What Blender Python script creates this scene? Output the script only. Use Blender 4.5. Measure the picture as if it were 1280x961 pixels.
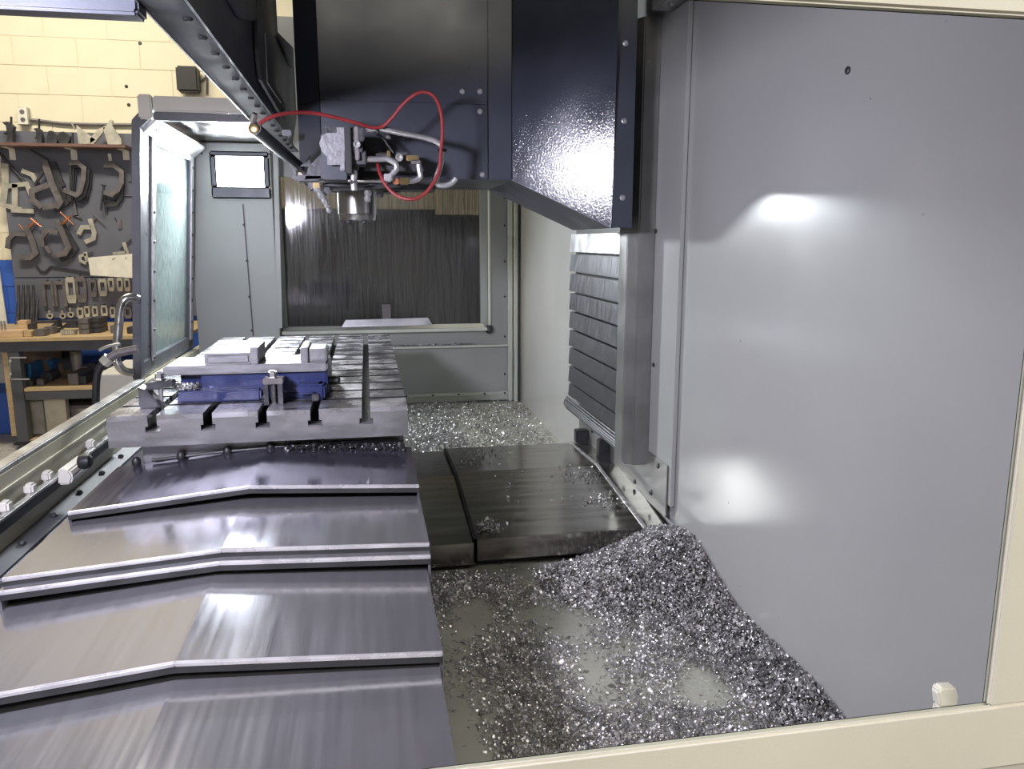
import bpy, bmesh, math, random
import numpy as np
from mathutils import Vector, Matrix
for o in list(bpy.data.objects): bpy.data.objects.remove(o)
S = bpy.context.scene
COL = S.collection
random.seed(7); rng = np.random.default_rng(7)

# ---------------------------------------------------------------- camera
H, F = 1.26, 980.0
th = math.atan((480.5-302)/F); ps = math.atan((640-457)/math.hypot(F, 480.5-302))
Wv = Vector((math.sin(ps)*math.cos(th), math.cos(ps)*math.cos(th), -math.sin(th)))
Rv = Vector((math.cos(ps), -math.sin(ps), 0)); Uv = Rv.cross(Wv)
cam = bpy.data.objects.new('camera', bpy.data.cameras.new('camera')); COL.objects.link(cam)
cam.matrix_world = Matrix(((Rv.x,Uv.x,-Wv.x,0),(Rv.y,Uv.y,-Wv.y,0),(Rv.z,Uv.z,-Wv.z,H),(0,0,0,1)))
cam.data.sensor_width = 36; cam.data.lens = F/1280*36; cam.data.clip_start = .02
S.camera = cam
def P(px, py, x=None, y=None, z=None):
    """the real point seen at a pixel of the survey photograph, on a plane of known x, y or z"""
    d = Wv + Rv*((px-640)/F) + Uv*((480.5-py)/F)
    t = x/d.x if x is not None else y/d.y if y is not None else (z-H)/d.z
    return Vector((d.x*t, d.y*t, H+d.z*t))

# ---------------------------------------------------------------- light
S.view_settings.view_transform = 'Standard'; S.view_settings.look = 'None'
S.view_settings.gamma = 1; S.view_settings.exposure = 0.0
S.view_settings.use_curve_mapping = False
world = bpy.data.worlds.new('world'); S.world = world; world.use_nodes = True
world.node_tree.nodes['Background'].inputs[0].default_value = (1.0,.93,.80,1)
world.node_tree.nodes['Background'].inputs[1].default_value = .18
def area(name, loc, target, sx, sy, power, col, spread=180):
    l = bpy.data.lights.new(name, 'AREA'); l.shape = 'RECTANGLE'; l.size = sx; l.size_y = sy; l.energy = power; l.color = col
    l.spread = math.radians(spread)
    o = bpy.data.objects.new(name, l); COL.objects.link(o); o.location = loc
    o.rotation_euler = (Vector(target)-Vector(loc)).to_track_quat('-Z','Y').to_euler()
    return o
area('shop_light_over_bench', (-1.9,4.3,3.6), (-1.9,5.0,0), 1.6,.4, 98, (1,.92,.74))
area('shop_light_behind', (.5,-1.6,2.9), (.5,.4,.9), 2.4,.5, 80, (1,.94,.82))
LAMPW_FAR, LAMPW_NEAR = 42, 32
area('work_lamp_light', (-.62,4.245,1.60), (-.2,2.3,.9), .22,.15, LAMPW_FAR, (.93,.98,1.0), 150)
area('work_lamp_light_near', (-.72,.68,1.51), (-.05,2.1,.80), .22,.15, LAMPW_NEAR, (.87,.855,1.0), 150)

# ---------------------------------------------------------------- materials
def mat(name, col, metal=0, rough=.5, var=.15, nscale=8, stretch=(1,1,1), bump=0, bscale=60, rvar=.1, spots=None, coat=0, bstretch=(1,1,1)):
    m = bpy.data.materials.new(name); m.use_nodes = True; nt = m.node_tree; N = nt.nodes; L = nt.links
    b = N['Principled BSDF']; b.inputs['Metallic'].default_value = metal
    b.inputs['Coat Weight'].default_value = coat; b.inputs['Coat Roughness'].default_value = .08
    tc = N.new('ShaderNodeTexCoord'); mp = N.new('ShaderNodeMapping'); L.new(tc.outputs['Object'], mp.inputs[0])
    mp.inputs['Scale'].default_value = stretch
    n = N.new('ShaderNodeTexNoise'); n.inputs['Scale'].default_value = nscale; n.inputs['Detail'].default_value = 6; L.new(mp.outputs[0], n.inputs['Vector'])
    cr = N.new('ShaderNodeMapRange'); cr.inputs[1].default_value=.2; cr.inputs[2].default_value=.8; cr.interpolation_type='SMOOTHSTEP'
    cr.inputs[3].default_value = 1-var; cr.inputs[4].default_value = 1+var; L.new(n.outputs[0], cr.inputs[0])
    mx = N.new('ShaderNodeVectorMath'); mx.operation='SCALE'; mx.inputs[0].default_value = col; L.new(cr.outputs[0], mx.inputs['Scale'])
    out = mx.outputs[0]
    if spots:   # (colour, scale, threshold, stretch): stains, rust, dried coolant
        for sc, ss, st, sst in spots:
            mp2 = N.new('ShaderNodeMapping'); L.new(tc.outputs['Object'], mp2.inputs[0]); mp2.inputs['Scale'].default_value = sst
            n2 = N.new('ShaderNodeTexNoise'); n2.inputs['Scale'].default_value = ss; n2.inputs['Detail'].default_value = 4; L.new(mp2.outputs[0], n2.inputs['Vector'])
            r2 = N.new('ShaderNodeMapRange'); r2.inputs[1].default_value = st; r2.inputs[2].default_value = st+.04; L.new(n2.outputs[0], r2.inputs[0])
            mm = N.new('ShaderNodeMix'); mm.data_type='RGBA'; L.new(r2.outputs[0], mm.inputs[0]); L.new(out, mm.inputs[6]); mm.inputs[7].default_value = (*sc,1)
            out = mm.outputs[2]
    L.new(out, b.inputs['Base Color'])
    rr = N.new('ShaderNodeMapRange'); rr.inputs[1].default_value=.2; rr.inputs[2].default_value=.8; rr.interpolation_type='SMOOTHSTEP'
    rr.inputs[3].default_value = max(.02,rough-rvar); rr.inputs[4].default_value = rough+rvar; L.new(n.outputs[0], rr.inputs[0]); L.new(rr.outputs[0], b.inputs['Roughness'])
    if bump:
        mp3 = N.new('ShaderNodeMapping'); L.new(tc.outputs['Object'], mp3.inputs[0]); mp3.inputs['Scale'].default_value = bstretch
        n3 = N.new('ShaderNodeTexNoise'); n3.inputs['Scale'].default_value = bscale; n3.inputs['Detail'].default_value = 3; L.new(mp3.outputs[0], n3.inputs['Vector'])
        bp = N.new('ShaderNodeBump'); bp.inputs['Strength'].default_value = bump; bp.inputs['Distance'].default_value = .003
        L.new(n3.outputs[0], bp.inputs['Height']); L.new(bp.outputs[0], b.inputs['Normal'])
    return m
def emit(name, col, s):
    m = bpy.data.materials.new(name); m.use_nodes = True; b = m.node_tree.nodes['Principled BSDF']
    b.inputs['Base Color'].default_value = (.9,.9,.9,1); b.inputs['Emission Color'].default_value = (*col,1); b.inputs['Emission Strength'].default_value = s
    return m
M = dict(
 wall   = mat('wall_paint',(.36,.36,.355),0,.19,.03,2.5,rvar=.04,spots=[((.12,.12,.12),38,.76,(1,1,1)),((.6,.6,.62),60,.79,(1,1,1))]),
 farwall= mat('far_wall_paint',(.38,.39,.38),0,.35,.07,3,rvar=.05),
 pan    = mat('pan_paint',(.32,.32,.28),0,.28,.15,6,bump=.15,bscale=120,rvar=.1,spots=[((.10,.10,.09),45,.62,(1,1,1))]),
 head   = mat('dark_head_paint',(.050,.055,.075),0,.34,.10,4,bump=.05,bscale=200,rvar=.1),
 headwet= mat('wet_head_paint',(.045,.050,.070),0,.11,.15,5,bump=.14,bscale=300,rvar=.06,bstretch=(1,1,.55),spots=[((.15,.155,.19),14,.67,(1.5,1.5,.12))]),
 steel  = mat('brushed_steel',(.27,.27,.30),.72,.15,.08,5,(16,.5,16),bump=.02,bscale=60,rvar=.05,bstretch=(8,.3,8),spots=[((.20,.13,.09),70,.765,(1,1,1)),((.70,.70,.74),55,.745,(1,1,1))]),
 steel_b= mat('dull_brushed_steel',(.17,.17,.23),.8,.15,.12,5,(16,.5,16),bump=.025,bscale=60,rvar=.06,bstretch=(8,.3,8),spots=[((.60,.60,.66),30,.73,(1,1,1))]),
 lip    = mat('bright_wiper_lip',(.52,.51,.54),.55,.28,.1,20),
 rubber = mat('black_rubber',(.015,.015,.017),0,.5,.2,20),
 table  = mat('wet_cast_iron',(.50,.49,.53),.85,.26,.2,14,bump=.12,bscale=60,rvar=.14,spots=[((.68,.67,.70),40,.72,(1,1,1)),((.28,.27,.29),50,.74,(1,1,1))]),
 tableside=mat('milled_iron_side',(.27,.265,.27),.75,.38,.12,10,(1,1,3),bump=.2,bscale=90),
 dark   = mat('dark_metal',(.055,.055,.062),.5,.38,.3,20,bump=.3,bscale=120),
 darkwet= mat('oily_dark_steel',(.34,.325,.30),.92,.16,.30,4,(1.2,10,10),bump=.06,bscale=50,rvar=.08,bstretch=(.8,6,6)),
 zslat  = mat('grey_steel_slat',(.15,.15,.165),.85,.36,.12,12,(14,14,1),bump=.2,bscale=80,bstretch=(5,5,.4)),
 alu    = mat('milled_aluminium',(.21,.21,.225),.55,.45,.12,16,(1,6,6),bump=.3,bscale=80),
 blue   = mat('dark_blue_paint',(.008,.016,.085),0,.32,.2,12,bump=.2,bscale=80,spots=[((.16,.18,.34),40,.68,(1,1,1))]),
 cream  = mat('cream_frame_paint',(.78,.76,.70),0,.42,.05,5,bump=.1,bscale=300),
 creamg = mat('cream_door_paint',(.62,.60,.56),0,.42,.05,5),
 creamw = mat('stained_cream_paint',(.50,.48,.36),0,.35,.12,5,bump=.2,bscale=80,spots=[((.22,.20,.13),12,.66,(1,1,.3))]),
 doorf  = mat('dark_grey_door_frame',(.115,.12,.145),0,.35,.12,10,spots=[((.6,.6,.62),60,.77,(1,1,.3))]),
 stain  = mat('satin_stainless',(.58,.57,.58),1,.30,.08,20),
 galv   = mat('pale_sheet_steel',(.55,.55,.57),.8,.35,.12,10,bump=.2,bscale=60),
 chrome = mat('spindle_steel',(.32,.31,.31),1,.33,.08,4,(30,30,.5)),
 red    = mat('red_hose',(.25,.028,.030),0,.45,.1,20),
 white  = mat('white_plastic',(.78,.76,.68),0,.45,.08,20,spots=[((.2,.16,.1),30,.68,(1,1,1))]),
 brass  = mat('brass',(.33,.25,.13),1,.3,.1,20),
 block  = mat('cream_painted_block',(.80,.735,.57),0,.6,.04,6,bump=.35,bscale=60),
 blockb = mat('blue_painted_block',(.045,.13,.52),0,.5,.08,6,bump=.35,bscale=60),
 mortar = mat('painted_mortar',(.68,.62,.48),0,.7,.05,6),
 mortarb= mat('blue_mortar',(.035,.10,.42),0,.7,.05,6),
 board  = mat('grey_board_paint',(.125,.13,.165),0,.55,.12,4,bump=.1,bscale=60),
 floor  = mat('speckled_concrete',(.42,.40,.37),0,.55,.25,40,bump=.3,bscale=80,spots=[((.16,.15,.14),70,.60,(1,1,1))]),
 wood   = mat('plywood',(.52,.38,.21),0,.55,.18,10,(1,6,6)),
 woodl  = mat('pale_wood',(.60,.42,.26),0,.55,.15,10,(1,6,6)),
 brown  = mat('brown_shelf_wood',(.16,.09,.075),0,.5,.2,10,(1,6,6)),
 iron   = mat('grey_cast_clamp',(.17,.155,.16),.4,.5,.25,20,bump=.3,bscale=80),
 irond  = mat('dark_iron',(.06,.06,.068),.4,.45,.3,20,bump=.3,bscale=80),
 ironl  = mat('pale_cast_clamp',(.46,.44,.38),.3,.5,.2,20,bump=.3,bscale=80),
 zinc   = mat('bright_plated_clamp',(.62,.58,.48),.5,.4,.15,20),
 copper = mat('copper_screw',(.50,.20,.11),.8,.4,.2,20),
 bench  = mat('bench_grey_paint',(.085,.088,.10),0,.45,.1,10),
 vblue  = mat('bright_blue_vise',(.04,.17,.34),0,.45,.15,10),
 chip   = mat('aluminium_chips',(.50,.49,.50),.75,.42,.35,30,rvar=.15),
 chipshade= mat('shaded_chips',(.13,.13,.135),.8,.35,.4,30),  # darker copy of the chip colour, for shavings in shade
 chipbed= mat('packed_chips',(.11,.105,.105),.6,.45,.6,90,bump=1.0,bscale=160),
 lens   = emit('lamp_lens',(.90,.97,1.0),22),
 lens2  = emit('near_lamp_lens',(.80,.78,1.0),22),
 ceil   = mat('mirror_like_sheet',(.10,.10,.105),.95,.16,.1,6,bump=.03,bscale=60),
 flange = mat('beam_flange_paint',(.028,.030,.040),0,.62,.2,10),
 foot   = mat('foot_plate_steel',(.22,.22,.215),.45,.38,.2,8,bump=.05,bscale=80),
 oily   = mat('slot_shade_dark',(.05,.05,.055),.7,.35,.3,20),  # shade of the table's slots and grooves, put into the colour
 ledge  = mat('pale_ledge_paint',(.62,.64,.58),0,.35,.06,5),
)
def glassy(name, col, rough, mixf, bump=.2, stretch=(1,1,1), bs=60, streak=None):
    m = bpy.data.materials.new(name); m.use_nodes = True; nt=m.node_tree; N=nt.nodes; L=nt.links
    b=N['Principled BSDF']; b.inputs['Base Color'].default_value=(*col,1); b.inputs['Roughness'].default_value=rough
    b.inputs['Transmission Weight'].default_value=mixf; b.inputs['IOR'].default_value=1.45
    tc=N.new('ShaderNodeTexCoord'); mp=N.new('ShaderNodeMapping'); mp.inputs['Scale'].default_value=stretch; L.new(tc.outputs['Object'],mp.inputs[0])
    n=N.new('ShaderNodeTexNoise'); n.inputs['Scale'].default_value=bs; n.inputs['Detail'].default_value=4; L.new(mp.outputs[0],n.inputs['Vector'])
    bp=N.new('ShaderNodeBump'); bp.inputs['Strength'].default_value=bump; bp.inputs['Distance'].default_value=.002; L.new(n.outputs[0],bp.inputs['Height']); L.new(bp.outputs[0],b.inputs['Normal'])
    if streak:
        r=N.new('ShaderNodeMapRange'); r.inputs[1].default_value=.42; r.inputs[2].default_value=.72; L.new(n.outputs[0],r.inputs[0])
        mm=N.new('ShaderNodeMix'); mm.data_type='RGBA'; mm.inputs[6].default_value=(*col,1); mm.inputs[7].default_value=(*streak,1); L.new(r.outputs[0],mm.inputs[0]); L.new(mm.outputs[2],b.inputs['Base Color'])
        r3=N.new('ShaderNodeMapRange'); r3.inputs[1].default_value=.42; r3.inputs[2].default_value=.7; r3.inputs[3].default_value=rough; r3.inputs[4].default_value=rough+.06; L.new(n.outputs[0],r3.inputs[0]); L.new(r3.outputs[0],b.inputs['Roughness'])
        r4=N.new('ShaderNodeMapRange'); r4.inputs[1].default_value=.42; r4.inputs[2].default_value=.72; r4.inputs[3].default_value=mixf; r4.inputs[4].default_value=mixf-.30; L.new(n.outputs[0],r4.inputs[0]); L.new(r4.outputs[0],b.inputs['Transmission Weight'])
    return m
M['darkglass'] = glassy('dark_wet_window',(.46,.45,.44),.05,.92,.003,(1,1,.045),110,streak=(.17,.17,.18))
M['glass'] = glassy('door_glass',(.50,.64,.64),.04,.80,.02,(1,1,.25),90,streak=(.62,.72,.72))

# ---------------------------------------------------------------- mesh helpers
def V(*a): return Vector(a)
class MB:
    def __init__(s): s.v=[]; s.f=[]
    def add(s, vs, fs):
        k=len(s.v); s.v += [tuple(v) for v in vs]; s.f += [tuple(i+k for i in f) for f in fs]; return s
    def box(s, a, b):
        x0,x1=sorted((a[0],b[0])); y0,y1=sorted((a[1],b[1])); z0,z1=sorted((a[2],b[2]))
        return s.add([(x0,y0,z0),(x1,y0,z0),(x1,y1,z0),(x0,y1,z0),(x0,y0,z1),(x1,y0,z1),(x1,y1,z1),(x0,y1,z1)],
                     [(0,3,2,1),(4,5,6,7),(0,1,5,4),(1,2,6,5),(2,3,7,6),(3,0,4,7)])
    def prism(s, pts, d):       # polygon of 3D points swept along vector d
        pts=[Vector(p) for p in pts]; d=Vector(d); n=len(pts)
        nrm=Vector((0,0,0))
        for i in range(n): nrm += pts[i].cross(pts[(i+1)%n])
        if nrm.dot(d) > 0: pts=pts[::-1]
        return s.add([p for p in pts]+[p+d for p in pts], [tuple(range(n)), tuple(range(2*n-1,n-1,-1))]+[(i,i+n,(i+1)%n+n,(i+1)%n) for i in range(n)])
    def tube(s, pts, r, n=10, cap=True):
        pts=[Vector(p) for p in pts]; rs = r if isinstance(r,(list,tuple)) else [r]*len(pts)
        vs=[]; prev=None
        for i,p in enumerate(pts):
            t=(pts[min(i+1,len(pts)-1)]-pts[max(i-1,0)]).normalized()
            if prev is None: a = t.orthogonal().normalized()
            else: a=(prev-t*prev.dot(t)).normalized()
            prev=a; b=t.cross(a)
            for k in range(n):
                an=2*math.pi*k/n; vs.append(p+(a*math.cos(an)+b*math.sin(an))*rs[i])
        fs=[(i*n+k,i*n+(k+1)%n,(i+1)*n+(k+1)%n,(i+1)*n+k) for i in range(len(pts)-1) for k in range(n)]
        if cap: fs += [tuple(range(n-1,-1,-1)), tuple(range((len(pts)-1)*n,len(pts)*n))]
        return s.add(vs,fs)
    def lathe(s, c, prof, n=24, axis='z'):
        c=Vector(c); vs=[]
        for r,h in prof:
            for k in range(n):
                a=2*math.pi*k/n; q=(r*math.cos(a),r*math.sin(a),h)
                q = q if axis=='z' else (q[0],q[2],q[1]) if axis=='y' else (q[2],q[0],q[1])
                vs.append(c+Vector(q))
        m=len(prof)
        fs=[(i*n+k,i*n+(k+1)%n,(i+1)*n+(k+1)%n,(i+1)*n+k) for i in range(m-1) for k in range(n)]+[tuple(range(n-1,-1,-1)),tuple(range((m-1)*n,m*n))]
        return s.add(vs,fs)
    def bar(s, pts, w, d, y):   # flat thick polyline standing on plane y (towards -y by d); pts are (x,z)
        for i in range(len(pts)-1):
            a=Vector((pts[i][0],0,pts[i][1])); b=Vector((pts[i+1][0],0,pts[i+1][1])); t=(b-a).normalized(); nn=Vector((-t.z,0,t.x))*w/2; e=t*w*.28
            q=[a-e+nn,a-e-nn,b+e-nn,b+e+nn]; q=[Vector((p.x,y,p.z)) for p in q]
            s.prism(q,(0,-d-.0006*i,0))
        return s
def smoothpts(pts, k=8):
    pts=[Vector(p) for p in pts]; out=[]; n=len(pts)
    for i in range(n-1):
        p0,p1,p2,p3=pts[max(i-1,0)],pts[i],pts[i+1],pts[min(i+2,n-1)]
        for j in range(k):
            t=j/k; out.append(.5*((2*p1)+(p2-p0)*t+(2*p0-5*p1+4*p2-p3)*t*t+(-p0+3*p1-3*p2+p3)*t**3))
    out.append(pts[-1]); return out
def mesh_of(name, mb, m, org=(0,0,0), bevel=0, smooth=False):
    me=bpy.data.meshes.new(name); o3=Vector(org)
    me.from_pydata([tuple(Vector(v)-o3) for v in mb.v],[],mb.f); me.update()
    if bevel or True:
        bm=bmesh.new(); bm.from_mesh(me); bmesh.ops.recalc_face_normals(bm,faces=bm.faces)
        if bevel:
            es=[e for e in bm.edges if len(e.link_faces)==2 and e.calc_face_angle(0)>.5]
            bmesh.ops.bevel(bm,geom=es,offset=bevel,segments=2,affect='EDGES',clamp_overlap=True)
        bm.to_mesh(me); bm.free()
    for mm in (m if isinstance(m,(list,tuple)) else [m]): me.materials.append(mm)
    if smooth:
        for p in me.polygons: p.use_smooth=True
        try: me.set_sharp_from_angle(angle=math.radians(35))
        except Exception: pass
    return me
ORG={}
def thing(name, label, cat, loc, group=None, kind=None):
    o=bpy.data.objects.new(name,None); COL.objects.link(o); o.location=loc; ORG[o.name]=Vector(loc); o.empty_display_size=.05
    o['label']=label
    if cat: o['category']=cat
    if group: o['group']=group
    if kind: o['kind']=kind
    return o
def obj(name, mb, m, parent=None, label=None, cat=None, group=None, kind=None, bevel=0, smooth=False, org=None):
    if parent is not None: og=ORG[parent.name]
    else:
        if org is None:
            a=np.array([tuple(v) for v in mb.v]); c=(a.min(0)+a.max(0))/2; org=(c[0],c[1],a[:,2].min())
        og=Vector(org)
    me=mesh_of(name,mb,m,og,bevel,smooth); o=bpy.data.objects.new(name,me); COL.objects.link(o)
    ORG[o.name]=og
    if parent is not None: o.parent=parent
    else: o.location=og
    if label: o['label']=label
    if cat: o['category']=cat
    if group: o['group']=group
    if kind: o['kind']=kind
    return o
def copyobj(src, parent=None, delta=(0,0,0), name=None):
    c=src.copy(); COL.objects.link(c)
    if parent is not None: c.parent=parent
    c.location=Vector(src.location)+Vector(delta)
    return c
def struct(name, mb, m, **k): return obj(name,mb,m,kind='structure',**k)
def box(a,b): return MB().box(a,b)
def screws(parent, pts, r=.006, axis='y', m='dark', name='screw', h=.004, label=None):
    """identical screw heads sharing one mesh"""
    first=None
    for p in pts:
        p=Vector(p)
        if first is None:
            og=ORG[parent.name]
            mb=MB().lathe((0,0,0),[(r,0),(r,h*.5),(r*.6,h)],8,axis)
            me=mesh_of(name,mb,M[m]); first=me
        o=bpy.data.objects.new(name,first); COL.objects.link(o); o.parent=parent; o.location=p-ORG[parent.name]
        ORG[o.name]=ORG[parent.name]
# ================================================================ SETTING
struct('floor', box((-4.5,-3,-.05),(4,6.3,0)), M['floor'], label='speckled concrete workshop floor')
# workshop wall: mortar backing with every block built
WY=6.2
wl = thing('wall_back','painted block wall of the workshop, cream above and blue below',None,(-1,WY,0),kind='structure')
obj('mortar_bed', box((-3.6,WY+.004,1.13),(1.2,WY+.2,3.6)), M['mortar'], wl)
obj('blue_mortar_bed', box((-3.6,WY+.004,0),(1.2,WY+.2,1.13)), M['mortarb'], wl)
bh, bl = .1885, .408
m_c = mesh_of('block', box((.0018,0,.0018),(bl-.0018,.1,bh-.0018)), M['block'], bevel=.002)
m_b = mesh_of('block', box((.0018,0,.0018),(bl-.0018,.1,bh-.0018)), M['blockb'], bevel=.002)
for r in range(19):
    for c in range(10):
        z = r*bh; 
        if z < .0: continue
        x = -3.35 + c*bl + (bl/2 if r%2 else 0)
        if x > .6: continue
        o = bpy.data.objects.new('block', m_b if r < 6 else m_c); COL.objects.link(o); o.parent = wl
        o.location = (x+1, random.uniform(-.0015,.0015), z)
struct('wall_behind', box((-4.5,-3.1,0),(4,-3,3.6)), M['cream'], label='cream workshop wall behind the machine')

# machine enclosure -------------------------------------------------
XW=.86; ZP=.345; YF=4.45; XD=-.875
FS=.875
def ZD(z): return H-(H-z)*FS   # heights on the tray wall and the door, whose plane is at XD
struct('chip_pan', box((XD,.56,.30),(XW+.02,YF+.02,ZP)), M['pan'], label='painted sheet metal chip pan in the bottom of the machine')
wr = struct('wall_right', box((XW,1.06,.30),(XW+.03,YF+.03,2.4)), M['wall'], label='smooth grey sheet metal side wall of the machine')
obj('near_panel', box((XW-.003,.56,.30),(XW+.027,1.058,2.4)), M['wall'], wr)
screws(wr, [P(822,62,x=XW-.016),P(822,109,x=XW-.016),P(820,289,x=XW-.016),P(817,456,x=XW-.016),P(832,653,x=XW-.001),P(1060,88,x=XW-.001)], .007,'x','dark',h=-.004)
fl = MB().box((XW-.014,2.06,.50),(XW-.001,2.33,1.88)); obj('edge_flange', fl, M['wall'], wr, bevel=.002)
obj('floor_joint', MB().tube([(XW-.002,.62,ZP+.002),(XW-.002,2.05,ZP+.002)],.003,6), M['ledge'], wr)
struct('ceiling', box((.70,.62,2.352),(XW+.03,YF+.03,2.37)), M['dark'], label='unseen dark roof sheet added to shade the column side of the machine')  # out of view, added to block ambient light from above
struct('ceiling', box((-.20,.62,2.40),(.70,YF+.03,2.42)), M['dark'], label='unseen dark roof sheet added to shade the table side of the machine')  # also unseen, added to keep ambient light off the tray
hd = struct('trim_1', box((.795,.62,1.885),(.858,2.20,2.05)), M['wall'], label='pale folded roof flange along the top of the grey wall', bevel=.003)
screws(hd,[(.82,2.12,1.884)],.008,'z','galv',h=-.006)

wf = struct('wall_far', MB().box((-.46,YF,1.60),(XW,YF+.03,2.4)).box((-.46,YF,ZP),(-.437,YF+.03,1.6)).box((.634,YF,ZP),(XW,YF+.03,1.6)).box((-.437,YF,ZP),(.634,YF+.03,.793)), M['farwall'], label='grey far end wall of the machine with the dark window')
obj('corner_post', MB().box((.79,YF-.03,ZP),(.815,YF-.001,2.3)).box((.822,YF-.05,ZP),(.842,YF-.001,2.3)), M['ledge'], wf, bevel=.002)
obj('ledge', box((-.40,YF-.05,.668),(.79,YF-.001,.680)), M['ledge'], wf, bevel=.002)
obj('skirt', MB().box((-.40,YF-.03,.385),(.79,YF-.001,.40)).box((-.40,YF-.012,.35),(.79,YF-.001,.385)), M['ledge'], wf, bevel=.002)
screws(wf,[(x,YF-.03,.393) for x in (.2,.35,.5,.65,.77)]+[(.775,YF-.001,z) for z in (.5,.72,.95,1.15,1.35,1.5)],.006,'y','dark',h=-.004)
w1 = thing('window_1','large dark wet window in the far end wall',None,(.1,YF,.79),kind='structure')
obj('pane', box((-.437,YF+.012,.793),(.634,YF+.018,1.6)), M['darkglass'], w1, label='dark glass streaked with coolant')
obj('window_frame', MB().box((.634,YF-.012,.78),(.675,YF-.001,1.6)).box((-.46,YF-.012,.78),(-.437,YF-.001,1.6)), M['farwall'], w1, bevel=.003)
obj('rail', MB().tube([(.684,YF-.02,.775),(.684,YF-.02,1.62)],.008,8), M['ledge'], w1, smooth=True)
obj('sill', MB().box((-.46,YF-.085,.765),(.66,YF-.001,.782)).prism([(-.46,YF-.001,.782),(-.46,YF-.001,.80),(-.46,YF-.05,.782)],(1.11,0,0)), M['ledge'], w1, bevel=.002)
obj('sill_cap', MB().lathe((.675,YF-.05,.765),[(.008,-.02),(.022,-.01),(.024,.01),(.014,.028)],12), M['dark'], w1, smooth=True)
gz=P(450,268,y=YF+.45).z
struct('trim_4', MB().box((-.75,YF+.40,.02),(.42,YF+.45,gz+.03)).box((.42,YF+.40,.02),(1.1,YF+.45,gz)), M['dark'], label='dark outer guard standing beyond the wet window')

# near end wall, with the opening the photograph was taken through
OX0,OX1,OZ0,OZ1 = -.50,.577,.818,1.441
def ring(mb,x0,x1,z0,z1,y0,y1,X0,X1,Z0,Z1):
    mb.box((X0,y0,Z0),(X1,y1,z0)); mb.box((X0,y0,z1),(X1,y1,Z1)); mb.box((X0,y0,z0),(x0,y1,z1)); mb.box((x1,y0,z0),(X1,y1,z1)); return mb
wn = struct('wall_near', ring(MB(),OX0-.03,OX1+.03,OZ0-.03,OZ1+.03,.602,.620,XD,XW-.004,.30,2.3), M['creamg'], label='end wall of the machine that holds the near opening')
tr = struct('trim_2', ring(MB(),OX0,OX1,OZ0,OZ1,.5935,.600,OX0-.07,OX1+.07,OZ0-.068,OZ1+.07), M['cream'], label='cream painted frame around the near opening', bevel=.0025)
obj('inner_lip', ring(MB(),OX0+.0015,OX1-.0015,OZ0+.0015,OZ1-.0015,.600,.6015,OX0-.008,OX1+.006,OZ0-.006,OZ1+.006), M['ledge'], tr, bevel=.0015)
bp_ = P(1187,881,y=.64)
pts=[P(1175,884,y=.64),P(1198,883,y=.64),P(1200,872,y=.64),P(1196,859,y=.64),P(1177,860,y=.64),P(1173,866,y=.64)]
obj('rubber_bumper', MB().prism(pts,(0,.012,0)).prism([pts[0]+V(0,-.03,-.004),pts[1]+V(0,-.03,-.004),pts[1]+V(0,.012,.0),pts[0]+V(0,.012,.0)],(0,0,-.02)), M['white'], None, 'small cream rubber stop with a torn dirty base behind the sill corner','bumper', bevel=.002)

# front wall of the tray at the left
zl1=ZD(.632); zf=ZD(.43)
ft = struct('wall_left', box((XD-.030,.625,.0),(XD,YF+.03,zl1)), M['creamw'], label='stained cream wall along the front of the machine tray')
obj('ledge', MB().box((XD-.040,.625,zl1),(XD-.002,P(170,300,x=XD).y-.03,zl1+.014)), M['galv'], ft, bevel=.003)
obj('bottom_flange', MB().prism([(XD,.6,zf+.004),(XD+.050,.6,zf-.006),(XD+.050,.6,zf-.012),(XD,.6,zf-.002)],(0,3.7,0)), M['bench'], ft)
screws(ft,[(XD+.026,1.2+.20*i,zf) for i in range(14)],.009,'z','dark',h=.009)
obj('seam_strip', box((XD,.61,ZD(.585)),(XD+.005,2.96,ZD(.592))), M['creamw'], ft)
struct('trough_sheet', MB().prism([(XD+.045,.6,zf-.012),(-.655,.6,zf-.035),(-.655,.6,zf-.04),(XD+.045,.6,zf-.018)],(0,3.7,0)), M['steel_b'], label='sloping steel sheet between the tray wall and the way cover')
sr = thing('slide_rail','bright slide rail on stained cream wall at left','rail',(XD+.02,2.2,.6))
ra,rb2=ZD(.528),ZD(.542)
obj('rail', MB().box((XD+.012,1.4,ra),(XD+.028,2.87,rb2)), M['stain'], sr, bevel=.003, label='polished rail')
obj('rail_base', MB().box((XD+.006,1.4,ra-.026),(XD+.022,2.87,ra-.001)), M['dark'], sr)
for px,py in ((11,628),(41,602),(62,583),(116,550)):
    q=P(px,py,x=XD+.02); obj('bracket', box((XD+.0005,q.y-.016,rb2-.004),(XD+.024,q.y+.016,rb2+.022)), M['creamg'], sr, bevel=.005)
q=P(92,573,x=XD+.06)
lt = thing('door_latch','cream latch block with black knob on the slide rail','latch',(q.x,q.y,ra))
obj('body', MB().prism([(XD+.029,q.y-.045,ra-.012),(XD+.062,q.y-.045,ra-.012),(XD+.070,q.y-.045,ra+.010),(XD+.062,q.y-.045,rb2+.016),(XD+.033,q.y-.045,rb2+.022)],(0,.14,0)), M['creamg'], lt, bevel=.005)
k=P(101,578,x=XD+.075)
obj('knob', MB().lathe((XD+.064,k.y+.01,k.z),[(.010,0),(.019,.004),(.022,.018),(.019,.031),(.010,.038)],16,'x'), M['rubber'], lt, smooth=True, label='glossy black knob')

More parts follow.
